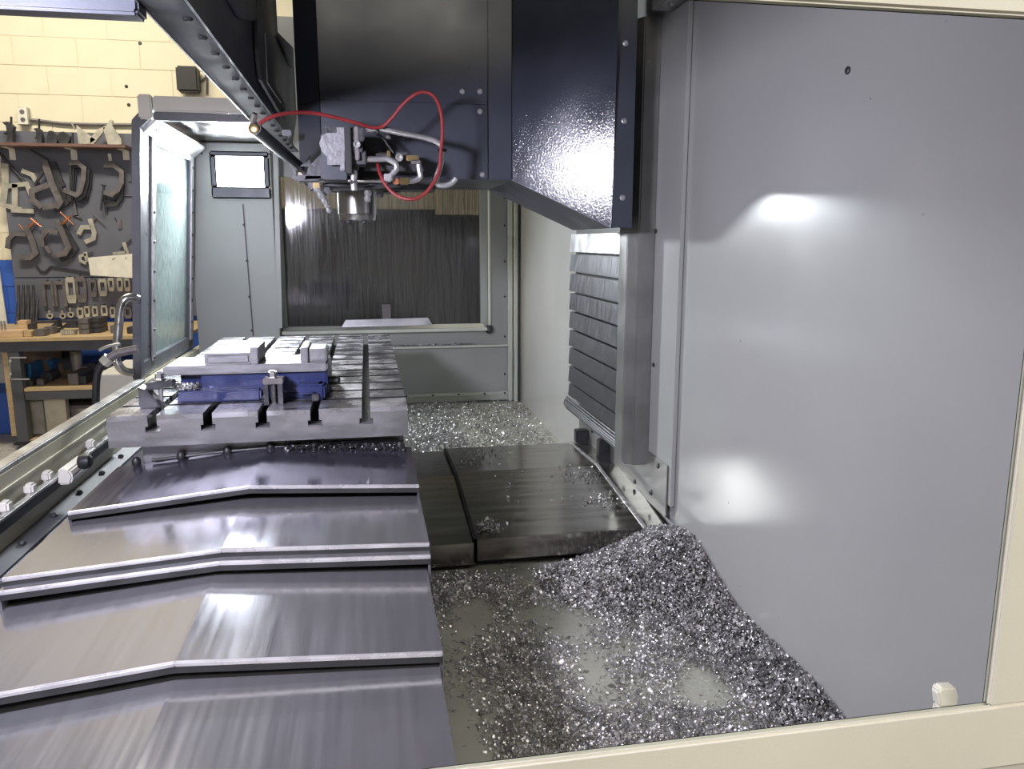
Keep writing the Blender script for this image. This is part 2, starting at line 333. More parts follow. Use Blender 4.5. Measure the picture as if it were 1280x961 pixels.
# ================================================================ sliding door and far left corner
dr = thing('door_1','dark grey framed sliding door with tall glass pane and steel handle',None,(XD,3.6,1.05),kind='structure')
lean = (P(170,150,y=2.95).x-P(171.5,480,y=2.95).x)/(P(170,150,y=2.95).z-P(171.5,480,y=2.95).z)
dr.rotation_euler.y = math.atan(lean)
yA=P(170,300,x=XD).y; yB=P(188,300,x=XD).y; yC=P(232,300,x=XD).y; yD=4.30
ZT=1.735; z0=ZD(.64)+.001
obj('front_post', MB().prism([(XD-.026,yA-.02,z0),(XD+.005,yA-.02,z0),(XD+.005,yA-.02,ZT-.05),(XD-.026,yA-.02,ZT-.05)],(0,.05,0)).box((XD-.026,yA+.03,z0),(XD-.005,yB,ZT-.03)), M['doorf'], dr, bevel=.003)
obj('rear_post', box((XD-.026,yC,z0),(XD,yD-.01,ZT)), M['doorf'], dr, bevel=.003)
obj('top_rail', MB().box((XD-.026,yA+.03,ZT-.045),(XD,yD-.01,ZT)).prism([(XD-.026,yA-.02,ZT-.05),(XD+.005,yA-.02,ZT-.05),(XD+.050,yA-.02,ZT+.0),(XD+.050,yA-.02,ZT+.018),(XD+.01,yA-.02,ZT+.018),(XD-.026,yA-.02,ZT-.025)],(0,.045,0)), M['doorf'], dr, bevel=.003)
obj('bottom_rail', box((XD-.026,yA+.03,z0),(XD,yD-.01,z0+.065)), M['doorf'], dr, bevel=.003)
obj('trim_strip', MB().box((XD-.004,yB-.045,z0+.05),(XD+.005,yB-.005,ZT-.06)), M['galv'], dr)
obj('trim_strip', MB().box((XD-.004,yC+.03,z0+.05),(XD+.005,yC+.075,ZT-.06)), M['galv'], dr)
obj('trim_strip', MB().box((XD-.004,yB-.005,ZT-.085),(XD+.005,yC+.03,ZT-.055)), M['galv'], dr)
obj('top_bevel', MB().prism([(XD+.0,yA+.03,ZT-.052),(XD+.048,yA+.03,ZT-.004),(XD+.052,yA+.03,ZT-.004),(XD+.052,yA+.03,ZT-.014),(XD+.005,yA+.03,ZT-.062)],(0,yD-yA-.06,0)), M['galv'], dr)
obj('pane', box((XD-.018,yB-.01,z0+.06),(XD-.011,yC+.02,ZT-.05)), M['glass'], dr, label='pale green wet glass')
screws(dr,[(XD+.005,yB-.025,z) for z in np.linspace(.78,1.62,8)]+[(XD+.005,yC+.05,z) for z in np.linspace(.75,1.62,9)],.0065,'x','dark',h=.004)
screws(dr,[(XD+.027,yA+.12+i*.22,ZT-.034) for i in range(5)],.008,'x','dark',h=.006,name='bolt')
hp=[P(173,374,y=yA-.03),P(163,372,y=yA-.05),P(156,376,y=yA-.06),P(152,386,y=yA-.06),P(151.5,415,y=yA-.06),P(152,448,y=yA-.06),P(156,459,y=yA-.06),P(163,465,y=yA-.05),P(173,466,y=yA-.03)]
obj('handle', MB().tube(smoothpts(hp,5),.0165,14), M['stain'], dr, smooth=True, label='round polished steel pull handle')
fy=yA-.045; ZC=1.755
rf = struct('ceiling', MB().box((XD+.05,fy+.04,ZC),(-.37,YF+.03,ZC+.012)), M['ceil'], label='mirror-like sheet over the far left corner of the machine')
f0=P(173,148,y=fy); f1=P(173,117,y=fy); f2=P(191,148,y=fy)
obj('fascia', MB().box((f0.x,fy,f0.z-.0),(f2.x-.001,fy+.04,f1.z)), M['creamg'], rf, bevel=.006)
obj('fascia', MB().box((f2.x+.001,fy+.004,P(200,139,y=fy).z),(-.33,fy+.04,f1.z-.004)), M['creamg'], rf, bevel=.006)
obj('fascia_edge', box((f2.x+.001,fy+.006,P(200,150,y=fy).z),(-.33,fy+.038,P(200,139.5,y=fy).z)), M['doorf'], rf, bevel=.003)
cp = struct('trim_3', MB().box((XD,4.30,.60),(-.465,YF+.02,1.50)).box((XD,4.30,1.70),(-.465,YF+.02,1.75)).box((XD,4.30,1.5),(-.76,YF+.02,1.70)).box((-.475,4.30,1.5),(-.465,YF+.02,1.70)), M['farwall'], label='grey corner panel below and around the far work lamp', bevel=.003)
obj('seam', MB().prism([P(303,255,y=4.299),P(304.5,255,y=4.299),P(317.5,420,y=4.299),P(316,420,y=4.299)],(0,-.003,0)), M['dark'], cp)
screws(cp,[P(305,281,y=4.298),P(309,326,y=4.298),P(312,371,y=4.298),P(315,413,y=4.298)],.007,'y','dark',h=-.004)
obj('side_flange', MB().prism([P(341,190,y=4.29),P(347,190,y=4.29),P(353,410,y=4.29),P(347,410,y=4.29)],(0,.01,0)), M['farwall'], cp)
def work_lamp(c, label, nx, emi, tilt):
    t = thing('work_lamp', label, 'lamp', c)
    w,h=.135,.105
    mb=MB(); x,y,z=c
    s=nx   # +1 faces away from -y... front towards -y when s=1
    ring(mb,x-w+.02,x+w-.02,z-h+.045,z+h-.015,y-.012*s,y+.0*s,x-w-.008,x+w+.008,z-h-.012,z+h+.01)
    obj('bezel', mb, M['doorf'], t, bevel=.006)
    obj('housing', box((x-w+.01,y+.003*s,z-h+.01),(x+w-.01,y+.03*s,z+h-.01)), M['dark'], t, bevel=.003)
    obj('lens', box((x-w+.02,y-.004*s,z-h+.045),(x+w-.02,y+.002*s,z+h-.015)), M[emi], t, label='glaring white rectangular lens')
    return t
cl=P(300,217,y=4.27)
work_lamp((cl.x,4.285,cl.z-.005),'lit square work lamp in dark bezel on far corner panel',1,'lens',0)
work_lamp((-.72,.632,1.51),'lit square work lamp inside the near end wall',-1,'lens2',0)

# overhead beam and bar
BX0,BX1,BZ=-.310,-.245,1.60
bm_ = thing('overhead_beam','long dark steel beam with bolted flange crossing the upper left','beam',(-.27,2,BZ))
obj('flange', box((BX0,.62,BZ),(BX1,3.25,BZ+.006)), M['flange'], bm_, bevel=.001)
obj('flange_lip', box((BX0-.003,.62,BZ-.002),(BX0,3.25,BZ+.03)), M['galv'], bm_)
wb=[P(370,190,x=BX1),P(365,150,x=BX1),P(365,60,x=BX1),P(345,40,x=BX1),P(345,-60,x=BX1)]
obj('web', MB().prism([(BX1,.62,BZ),(BX1,2.95,BZ),(BX1,wb[2].y,BZ+.12),(BX1,wb[2].y,wb[2].z),(BX1,wb[3].y,wb[3].z),(BX1,wb[3].y,2.3),(BX1,.62,2.3)],(.005,0,0)), M['head'], bm_)
ip=[P(264,0,x=BX1+.02),P(288,75,x=BX1+.02),P(300,100,x=BX1+.02)]
obj('cover_plate', MB().prism([(BX1+.006,.62,BZ+.10),(BX1+.006,1.75,BZ+.10),(BX1+.006,2.0,BZ+.16),(BX1+.006,2.0,2.3),(BX1+.006,.62,2.3)],(.010,0,0)), M['head'], bm_, bevel=.002)
obj('upper_plate', MB().prism([P(332,30,x=BX1+.008),P(331,-40,x=BX1+.008),P(315,-40,x=BX1+.008),P(318,60,x=BX1+.008),P(322,100,x=BX1+.008),P(352,150,x=BX1+.008),P(354,130,x=BX1+.008),P(334,100,x=BX1+.008)],(.008,0,0)), M['bench'], bm_, bevel=.001)
obj('edge_strip', MB().tube([P(331,42,x=BX1+.02),P(334,103,x=BX1+.02),P(351,128,x=BX1+.02)],.0022,6), M['galv'], bm_)  # bright slit between the plates, drawn as a pale tube
obj('gusset', MB().prism([P(346,42,x=BX1+.01),P(363,58,x=BX1+.01),P(363,85,x=BX1+.01)],(.006,0,0)), M['bench'], bm_)
screws(bm_,[((BX0+BX1)/2+.018,1.25+.115*i,BZ) for i in range(17)],.0075,'z','rubber',h=-.005,name='bolt')
obj('bracket', MB().box(P(352,162,y=2.3),P(366,172,y=2.34)), M['dark'], bm_, bevel=.002)
g=P(100,18,y=1.3).z
hb=obj('header_bar', MB().box((XD-.05,1.28,g),(BX0,1.33,g+.07)).box((XD-.05,1.27,g-.004),(BX0,1.285,g+.006)), M['head'], None,'dark horizontal header bar across the top left corner','bar', bevel=.004)

# ================================================================ X way covers
wc = thing('way_cover','telescopic brushed steel way cover with stepped roof-shaped plates in the foreground','way cover',(-.27,1.3,.5))
secs=[(1.69,2.028,(-.624,.709),(-.262,.745),(.100,.726)),
      (1.42,1.95,(-.640,.684),(-.275,.711),(.101,.695)),
      (1.395,1.8,(-.640,.670),(-.275,.697),(.101,.681)),
      (1.10,1.6,(-.645,.634),(-.287,.670),(.095,.647)),
      (.62,1.35,(-.648,.598),(-.291,.640),(.090,.622))]
for i,(y0,y1,l,c,r) in enumerate(secs):
    t=.005
    mb=MB()
    prof=[(l[0],l[1]-.12),(l[0],l[1]),(c[0],c[1]),(r[0],r[1]),(r[0],r[1]-.16),(r[0]-t,r[1]-.16),(r[0]-t,r[1]-t),(c[0],c[1]-t),(l[0]+t,l[1]-t),(l[0]+t,l[1]-.12)]
    n=len(prof); vs=[(p[0],y0,p[1]) for p in prof]+[(p[0],y1,p[1]) for p in prof]
    mb.add(vs,[(j,(j+1)%n,(j+1)%n+n,j+n) for j in range(n)]+[(1,2,7,8),(2,3,6,7),(0,1,8,9),(3,4,5,6)]+[(1+n,2+n,7+n,8+n),(2+n,3+n,6+n,7+n),(0+n,1+n,8+n,9+n),(3+n,4+n,5+n,6+n)])
    pl=obj('cover_plate', mb, M['steel'] if i else M['steel_b'], wc)
    if i<4:
        lp=MB(); rb=MB()
        for a,b in ((l,c),(c,r)):
            A=V(a[0],y0,a[1]); B=V(b[0],y0,b[1])
            lp.prism([A+V(0,-.004,-.006),A+V(0,-.004,.0005),A+V(0,.001,.0022),A+V(0,.001,-.006)],B-A)
            rb.prism([A+V(0,-.003,-.016),A+V(0,-.003,-.0065),A+V(0,.002,-.0065),A+V(0,.002,-.016)],B-A)
        obj('wiper_strip', lp, M['lip'], pl, bevel=.001)
        obj('wiper_rubber', rb, M['rubber'], pl)
    if i==4: obj('end_flange', box((l[0],.60,.34),(r[0],.62,.60)), M['steel_b'], pl)

# ================================================================ machine base and table
obj('base_casting', MB().box((-.55,.66,ZP+.001),(.06,2.2,.46)).box((-.50,2.2,ZP+.001),(.05,3.3,.60)), M['dark'], None,'unseen dark casting added for the shade below the way cover','casting')  # out of sight, added so the space under the covers stays shaded
tb = thing('machine_table','long wet cast iron machine table with five T-slots','machine table',(-.265,2.7,.60))
X0,X1,Y0,Y1,ZB,ZL,ZT2=-.621,.091,1.965,3.555,.773,.838,.850
slots=[-.519,-.392,-.264,-.139,-.013]
mb=MB(); sw,tw,sd,td=.0105,.017,.028,.043
# extruded T-slot profile
prof=[(X0,ZB),(X0,ZL)]
for s in slots:
    prof+=[(s-sw,ZL),(s-sw,ZT2-sd),(s-tw,ZT2-sd),(s-tw,ZT2-td),(s+tw,ZT2-td),(s+tw,ZT2-sd),(s+sw,ZT2-sd),(s+sw,ZL)]
prof+=[(X1,ZL),(X1,ZB)]
n=len(prof)
vs=[(p[0],Y0,p[1]) for p in prof]+[(p[0],Y1,p[1]) for p in prof]
mb.add(vs,[(j,(j+1)%n,(j+1)%n+n,j+n) for j in range(n)]+[tuple(range(n)),tuple(range(2*n-1,n-1,-1))])
slab=obj('slab', mb, [M['tableside'],M['oily']], tb)
for p in slab.data.polygons:
    if abs(p.normal.y)<.5:
        cz=slab.data.vertices[p.vertices[0]].co.z; pz=[slab.data.vertices[i].co.z+.60 for i in p.vertices]; px_=[slab.data.vertices[i].co.x-.265 for i in p.vertices]
        if X0+.003<sum(px_)/len(px_)<X1-.003 and min(pz)>ZB+.005: p.material_index=1  # faces inside the slots get the painted shade
gro=[2.085,2.205,2.325,2.445,2.565,2.685,2.805,2.925,3.045,3.165,3.285,3.405,3.50]
edges=[X0]+[e for s in slots for e in (s-sw,s+sw)]+[X1]
lands=MB()
for c in range(6):
    xa,xb=edges[2*c],edges[2*c+1]
    ys=[Y0]+gro+[Y1]
    for j in range(len(ys)-1):
        lands.box((xa,ys[j]+(.010 if j else 0),ZL),(xb,ys[j+1]-(.010 if j<len(gro) else 0),ZT2))
tf=obj('top_face', lands, [M['table'],M['oily']], tb, label='wet machined top between the slots')
for p in tf.data.polygons:
    if abs(p.normal.y)>.5 and p.center.y+2.7>Y0+.002: p.material_index=1  # groove walls get the same painted shade
for s in slots: obj('slot_floor', MB().box((s-tw+.001,Y0+.002,ZT2-td+.0005),(s+tw-.001,Y0+.05,ZT2-td+.002)), M['alu'], tb)
obj('saddle', MB().box((-.565,2.03,.66),(.082,3.45,ZB-.001)), M['tableside'], tb, bevel=.004)
cb=MB(); cpts=[(-.54,2.015,.725),(-.4,2.012,.738),(-.2,2.012,.748),(0,2.012,.752),(.07,2.012,.750)]
cb.tube(cpts,.004,8); obj('lube_line', cb, M['rubber'], tb)
for px,py in ((170,572),(226,565),(284,559),(338,553),(393,549),(500,552)):
    q=P(px,py,y=2.01); obj('knob', MB().lathe((q.x,2.01,q.z-.012),[(.006,-.012),(.011,-.004),(.011,.006),(.006,.013)],10), M['rubber'], tb, smooth=True)

# fixture vise ------------------------------------------------------
vz = thing('fixture_vise','dark blue vise with wet aluminium plate and jaws on machine table','vise',(-.32,2.2,.85))
def PV(px,py,y): return P(px,py,y=y)
vy=2.10
zt=PV(300,456,vy).z; zb=PV(300,467,vy).z
xl=PV(203,460,vy).x; xr=PV(409,455,vy).x
obj('body', MB().box((PV(251,475,vy+.02).x,vy+.02,.862),(xr-.002,vy+.30,zb)).box((xl+.03,vy+.05,.87),(PV(251,475,vy+.02).x,vy+.28,zb-.004)), M['blue'], vz, bevel=.004)
obj('flange', MB().box((PV(222,488,vy).x,vy-.005,.8515),(PV(326,485,vy).x,vy+.05,.882)).box((PV(222,488,vy).x-.01,vy+.01,.8515),(xr,vy+.30,.864)), M['blue'], vz, bevel=.005)
obj('foot', MB().box((PV(371,480,vy).x,vy-.02,.866),(xr-.004,vy+.03,.893)).box((xr-.03,vy-.03,.8515),(xr-.008,vy+.03,.893)), M['blue'], vz, bevel=.006)
obj('base_plate', MB().box((xl,vy,zb),(xr,vy+.17,zt)), M['alu'], vz, bevel=.004)
zb1=PV(290,441,vy+.01).z
obj('workpiece_block', MB().box((PV(254,450,vy).x,vy+.012,zt),(PV(312,450,vy).x,vy+.27,zb1)).box((PV(258,450,vy).x,vy+.0095,zt+.004),(PV(310,450,vy).x,vy+.012,zb1-.006)), M['alu'], vz, bevel=.003)
obj('jaw', MB().box((PV(312.5,445,vy).x,vy+.002,zt),(PV(322,445,vy).x,vy+.16,PV(315,434,vy).z)), M['alu'], vz, bevel=.002)
obj('jaw', MB().box((PV(375,445,vy).x,vy+.006,zt),(PV(384.5,445,vy).x,vy+.16,PV(378,435,vy).z)), M['alu'], vz, bevel=.002)
obj('jaw_block', MB().box((PV(385,445,vy).x,vy+.016,zt),(PV(408,445,vy).x,vy+.13,PV(395,437,vy).z)), M['alu'], vz, bevel=.003)
obj('lead_screw', MB().tube([(xr-.005,vy+.08,.885),(xr+.022,vy+.08,.885),(xr+.03,vy+.08,.885)],[.012,.012,.005],10), M['dark'], vz)
def stud(mb,x,y,z0,z1,r=.006): mb.tube([(x,y,z0),(x,y,z1)],r,8)
# left clamp: dark bar on stepped block
c1 = thing('step_clamp','dark strap clamp on black triangular step block at left table edge','clamp',(-.57,2.09,.85))
a=PV(180,478,2.08); b=PV(219,470,2.08)
obj('strap', MB().prism([PV(182,489,2.07),PV(216,483,2.07),PV(216,476,2.07),PV(182,479,2.07)],(0,.035,0)), M['dark'], c1, bevel=.002)
obj('step_block', MB().prism([(a.x-.008,2.05,.851),(a.x+.045,2.05,.851),(a.x+.012,2.05,.895),(a.x-.008,2.05,.905)],(0,.045,0)), M['dark'], c1, bevel=.002)
q=PV(200,480,2.087); s1=MB(); stud(s1,q.x,2.087,.83,PV(200,464,2.087).z); obj('stud', s1, M['galv'], c1)
obj('nut', MB().lathe((q.x,2.087,PV(200,476,2.087).z+.002),[(.016,0),(.016,.004),(.011,.0045),(.011,.017)],6), M['stain'], c1)
c2 = thing('step_clamp','pale bridge clamp with bright nut holding the vise flange in front','clamp',(-.24,2.05,.85),None)
q=PV(341,480,2.05)
obj('bridge', MB().box((PV(329,478,2.04).x,2.03,PV(329,480,2.04).z),(PV(354,478,2.04).x,2.075,PV(329,473,2.04).z)), M['iron'], c2, bevel=.002)
obj('leg', MB().box((PV(329,478,2.04).x,2.032,.851),(PV(335,478,2.04).x,2.07,PV(329,480,2.04).z)), M['dark'], c2)
obj('leg', MB().box((PV(347,478,2.04).x,2.032,.851),(PV(353,478,2.04).x,2.07,PV(329,480,2.04).z)), M['irond'], c2)
s1=MB(); stud(s1,q.x,2.052,.835,PV(341,463,2.05).z,.007); obj('stud', s1, M['stain'], c2)
obj('nut', MB().lathe((q.x,2.052,PV(341,473,2.05).z+.001),[(.017,0),(.017,.003),(.011,.0035),(.011,.016)],6), M['stain'], c2)
c3 = obj('t_nut_block', MB().box((PV(390,495,2.07).x,2.06,.8515),(PV(399,495,2.07).x,2.085,.87)), M['dark'], None,'black clamp nut under the right foot of the blue vise','nut', bevel=.002)

# ================================================================ cross (Y) way cover
yc = thing('cross_way_cover','low oily dark steel way cover between table and column','way cover',(.5,2.4,.36))
def yprof(z): return [(2.045,.385+z),(2.045,.448+z),(2.53,.497+z),(2.90,.483+z),(2.90,.42+z),(2.895,.42+z),(2.895,.478+z),(2.53,.491+z),(2.052,.441+z),(2.052,.385+z)]
def yplate(xa,xb,dz):
    pr=yprof(dz); n=10; vs=[(xa,p[0],p[1]) for p in pr]+[(xb,p[0],p[1]) for p in pr]
    qs=[(0,1,8,9),(1,2,7,8),(2,3,6,7),(3,4,5,6)]
    return MB().add(vs,[(j,(j+1)%n,(j+1)%n+n,j+n) for j in range(n)]+qs+[tuple(i+n for i in q) for q in qs])
p1=obj('cover_plate', yplate(.278,.762,0), M['darkwet'], yc)
p2=obj('cover_plate', yplate(.06,.275,-.010), M['darkwet'], yc)
rbm=MB(); pr=yprof(0)
for a,b in ((0,1),(1,2),(2,3)):
    A=V(.268,pr[a][0],pr[a][1]+.001); B=V(.268,pr[b][0],pr[b][1]+.001); rbm.prism([A,A+V(.009,0,0),A+V(.009,0,-.008),A+V(0,0,-.008)],B-A)
obj('wiper_rubber', rbm, M['rubber'], p1)
lb=MB()
for a,b in ((1,2),(2,3)):
    A=V(.762,pr[a][0],pr[a][1]+.003); B=V(.762,pr[b][0],pr[b][1]+.003); lb.prism([A,A+V(.009,0,0),A+V(.009,0,-.012),A+V(0,0,-.012)],B-A)
obj('edge_strip', lb, M['lip'], p1)
obj('end_box', MB().prism([(.773,2.06,.385),(.773,2.06,.445),(.773,2.53,.487),(.773,2.95,.475),(.773,2.95,.385)],(.072,0,0)), M['darkwet'], yc, bevel=.003)
obj('support_block', MB().box((.09,2.12,ZP+.001),(.76,2.80,.40)), M['dark'], yc)
# column foot plate under the vertical cover
cf = thing('column_foot_plate','dark steel plate bolted under the slatted column cover','plate',(.83,2.6,.44))
obj('plate', box((.841,2.08,.46),(.8455,3.05,.62)), M['foot'], cf, bevel=.002)
obj('bracket', MB().box((.80,2.62,.48),(.8405,2.66,.56)), M['dark'], cf, bevel=.003)
obj('bracket', MB().box((.79,2.90,.48),(.8405,2.94,.53)), M['dark'], cf, bevel=.003)
screws(cf,[(.841,2.15+.0,.60),(.841,2.2,.50),(.841,2.45,.53),(.841,2.35,.49),(.841,2.85,.54),(.841,3.0,.58)],.009,'x','dark',h=-.006)

# ================================================================ column (Z) cover
zc = thing('column_cover','vertical grey cover of overlapping steel slats on the right wall','way cover',(.82,2.75,.56))
zr=[352,383,411.5,441,471,500,529,552]
zl=[341,366,390.5,413.5,435.5,458.5,481,499]
yn,yf=2.372,3.20
def zx(py,px): return P(px,py,x=.80)
tops=[]
ya=P(789,400,x=.80).y; yb=P(711,400,x=.80).y
lev=[ (P(711,zl[i],x=.80).z+P(789,zr[i],x=.80).z)/2 for i in range(8)]
lev=[P(789,289,x=.80).z, P(789,321,x=.80).z]+lev
for i in range(len(lev)-1):
    a,b=lev[i],lev[i+1]; off=.0
    mbz=MB().prism([(.805,ya,a-.003),(.800,ya,b+.006),(.840,ya,b+.006),(.840,ya,a-.004)],(0,yb-ya,0))
    obj('slat', mbz, M['zslat'] if i else M['galv'], zc, bevel=.0015, label='pale bare top slat' if i==0 else None)
obj('backing', box((.825,ya+.004,lev[-1]),(.856,yb-.004,lev[0]+.5)), M['rubber'], zc)
zz=lev[-1]; rb_=MB()
for i in range(7):
    t=i/6; rb_.tube([(.797-.012*math.sin(t*3),ya,zz-.002-.045*t),(.797-.012*math.sin(t*3),yb,zz-.002-.045*t)],.0042,6)
obj('ribbed_wiper', rb_, M['zslat'], zc)
# guard post
xa=P(794,300,y=2.33).x; xb=P(809,300,y=2.25).x
gp=obj('guard_post', MB().prism([(.846,2.365,.575),(.846,2.25,.575),(.795,2.25,.575),(.772,2.29,.575),(.772,2.365,.575)],(0,0,1.31)), M['foot'], None,'tall grey steel channel post between slatted cover and grey wall','post', bevel=.003)
# ================================================================ spindle head
sh = thing('spindle_head','large dark blue-grey spindle head hanging over the table','spindle head',(.2,2.5,1.3))
HY=2.30; CY=2.155
a1=P(403,200,y=HY).x; a2=P(610,100,y=HY).x; a3=P(640,225,y=HY)
e1=P(765,285,y=CY); e2=P(790,283,y=CY)
zb_=a3.z; HT=2.35
obj('body', MB().prism([(a1-.07,HY+.13,zb_),(a1,HY+.006,zb_),(a3.x,HY+.006,zb_),(a3.x,HY+.45,zb_),(a1-.07,HY+.45,zb_)],(0,0,HT-zb_)), M['head'], sh)
# flared part towards the column
A=V(a3.x,HY+.006,zb_); B=V(e1.x,CY+.006,e1.z); Cc=V(e2.x,CY+.006,e2.z)
fl=MB(); D=V(0,.42,0)
vs=[A,B,Cc,V(Cc.x,Cc.y,HT),V(B.x,B.y,HT),V(A.x,A.y,HT)]; vb=[p+V(0,.45 if i in (0,5) else .42,0) for i,p in enumerate(vs)]
fl.add(vs+vb,[(0,1,4,5),(1,2,3,4),(6,11,10,7),(7,10,9,8),(0,6,7,1),(1,7,8,2),(2,8,9,3),(5,4,10,11),(4,3,9,10),(0,5,11,6)])
obj('flared_body', fl, M['head'], sh)
zs=P(480,127,y=HY).z; zs2=P(583,130,y=HY).z
obj('panel', MB().box((a1+.001,HY,zb_+.002),(a2-.002,HY+.005,zs-.0012)), M['head'], sh, bevel=.001)
obj('panel', MB().box((a1+.001,HY,zs+.0012),(a2-.002,HY+.005,HT)), M['head'], sh, bevel=.001)
obj('panel', MB().box((a2+.001,HY,zb_+.002),(a3.x-.001,HY+.005,HT)), M['head'], sh, bevel=.001)
nrm=(V(e1.x,CY,0)-V(a3.x,HY,0)); 
obj('panel', MB().prism([V(a3.x+.001,HY-.0005,zb_+.001),V(e1.x-.001,CY,e1.z+.001),V(e1.x-.001,CY-.036,HT),V(a3.x+.001,HY-.036,HT)],(0,.005,0)), M['headwet'], sh, bevel=.001, label='panel speckled with coolant drops')
obj('panel', MB().box((e1.x+.001,CY,e1.z+.001),(e2.x,CY+.005,HT)), M['head'], sh, bevel=.001)
obj('panel', MB().prism([(a1-.07,HY+.125,zb_+.002),(a1-.002,HY,zb_+.002),(a1-.002,HY,zs-.001),(a1-.07,HY+.125,zs-.001)],(0,.005,0)), M['head'], sh)
obj('panel', MB().prism([(a1-.07,HY+.125,zs+.001),(a1-.002,HY,zs+.001),(a1-.002,HY,HT),(a1-.07,HY+.125,HT)],(0,.005,0)), M['head'], sh)
screws(sh,[P(px,py,y=HY) for px,py in ((578,114),(600,114),(600,139),(603,218),(485,172))]+[P(px,py,y=CY) for px,py in ((782,54),(780,151),(778,247))],.0085,'y','galv',h=-.005)
# spindle and tooling
sx=P(447,272,y=2.43).x; SY=2.43; zn=P(447,273,y=SY-.05).z
R0=(P(471,260,y=SY).x-P(423,260,y=SY).x)/2
obj('spindle_nose', MB().lathe((sx,SY,zn),[(R0*.5,-.004),(R0*.93,-.004),(R0*.95,.0),(R0*.97,.012),(R0,.014),(R0,.11),(R0*.9,.115)],40), M['chrome'], sh, smooth=True, label='round bright steel spindle nose')
for d in (-.023,.020):
    obj('bolt', MB().lathe((sx+d,SY-.03,zn-.016),[(.006,0),(.009,.003),(.009,.013)],8), M['dark'], sh)
def T(px,py,y=2.22): return P(px,py,y=y)
def tpx(pts,y,r,n=8,m='dark',name='pipe',sm=True,label=None): 
    return obj(name, MB().tube(smoothpts([T(a,b,y) for a,b in pts],6) if sm else [T(a,b,y) for a,b in pts], r, n), M[m], sh, smooth=True, label=label)
def bpx(x0,y0,x1,y1,y,d,m='dark',name='block',bev=.002,label=None):
    a,b=T(x0,y1,y),T(x1,y0,y); return obj(name, MB().box((a.x,y,a.z),(b.x,y+d,b.z)), M[m], sh, bevel=bev, label=label)
obj('nose_plate', MB().lathe((sx,SY,T(447,238,SY-.1).z),[(R0*1.15,0),(R0*1.7,.004),(R0*1.75,.028),(R0*1.5,.034)],36), M['dark'], sh, smooth=True)
bpx(385,222,545,236,2.26,.10,'dark','mounting_bar')
bpx(371,219,402,226,2.24,.05,'irond','mounting_bar')
tpx([(398,227),(420,225),(470,226),(484,227)],2.235,.0055,8,'stain','coolant_pipe')
tpx([(392,233),(430,236),(480,233),(500,232)],2.22,.006,8,'dark','coolant_pipe')
hb=[(421,159),(431,159),(431,213),(425,213),(425,206),(409,206),(409,196),(402,189),(399,179),(402,170),(408,166),(421,166)]
obj('bracket_plate', MB().prism([T(a,b,2.10) for a,b in hb],(0,.008,0)), M['alu'], sh, bevel=.001, label='bright milled bracket plate')
bpx(405,158,437,170,2.11,.15,'dark','bracket_body')
bpx(403,168,432,224,2.13,.13,'head','bracket_body')
bpx(432,157,438,216,2.085,.10,'rubber','bracket_body')
bpx(438,160,455,176,2.10,.08,'irond','valve_block'); bpx(440,176,453,190,2.10,.08,'dark','valve_block'); bpx(438,188,457,205,2.11,.08,'irond','valve_block')
bpx(444,158,448,200,2.095,.01,'iron','valve_block')
for c,r in (((446,180),.009),((500,194),.010)):
    q=T(*c,2.085); obj('cap_screw', MB().lathe((q.x,2.098 if c[0]<450 else 2.15,q.z),[(r,0),(r,-.012),(r*.55,-.012),(r*.5,-.006)],14,'y'), M['stain'], sh, smooth=True)
tpx([(442,203),(443,215),(442,226),(443,238)],2.13,[.009]*19,8,'galv','fitting')
bpx(437,203,448,213,2.12,.03,'dark','fitting'); bpx(438,225,447,230,2.12,.03,'dark','fitting')
tpx([(458,199),(475,199),(485,199),(494,204),(495,212),(488,220),(485,227)],2.13,.0078,10,'galv','elbow_pipe',label='pale bent coolant pipe')
bpx(452,195,459,204,2.12,.025,'brass','nut'); bpx(480,217,490,226,2.12,.02,'galv','nut')
tpx([(523,203),(524,212),(525,221),(517,226),(510,226)],2.15,.0075,8,'galv','elbow_pipe')
bpx(508,194,524,201,2.14,.03,'brass','fitting'); bpx(514,200,526,205,2.14,.03,'iron','fitting')
bpx(492,223,499,230,2.14,.03,'copper','fitting'); bpx(500,222,512,230,2.14,.03,'brass','fitting')
bpx(455,196,530,213,2.19,.09,'dark','valve_bar'); bpx(495,190,510,199,2.17,.05,'dark','valve_bar')
tpx([(470,194),(480,193),(487,194)],2.15,.005,8,'stain','small_pipe')
bpx(484,188,488,197,2.14,.02,'brass','small_fitting')
obj('shroud', MB().prism([T(456,172,2.2),T(468,176,2.2),T(477,190,2.2),T(481,200,2.2),T(456,200,2.2)],(0,.09,0)), M['rubber'], sh)
obj('gusset', MB().prism([T(381,224,2.24),T(386,208,2.24),T(404,189,2.24),T(405,223,2.24)],(0,.006,0)), M['irond'], sh)
obj('gusset', MB().prism([T(375,208,2.26),T(388,194,2.26),T(388,208,2.26)],(0,.006,0)), M['irond'], sh)
bpx(478,232,500,240,2.3,.1,'dark','sensor_block'); bpx(470,241,479,247,2.3,.02,'dark','sensor_block')
tpx([(457,163),(475,161),(500,166),(530,172),(546,177),(553,186),(551,205),(546,222),(547,230),(555,232),(564,229),(570,223)],2.13,.0078,10,'galv','hook_pipe',label='long bent steel air pipe')
for c in ((470,162),(553,188)):
    q=T(*c,2.13); obj('cable_tie', MB().lathe((q.x,2.13,q.z-.004),[(.011,0),(.0125,.004),(.011,.008)],12,'z' if c[0]>500 else 'x'), M['rubber'], sh)
tpx([(463,160),(478,172),(486,183),(492,191)],2.2,.003,6,'rubber','cable')
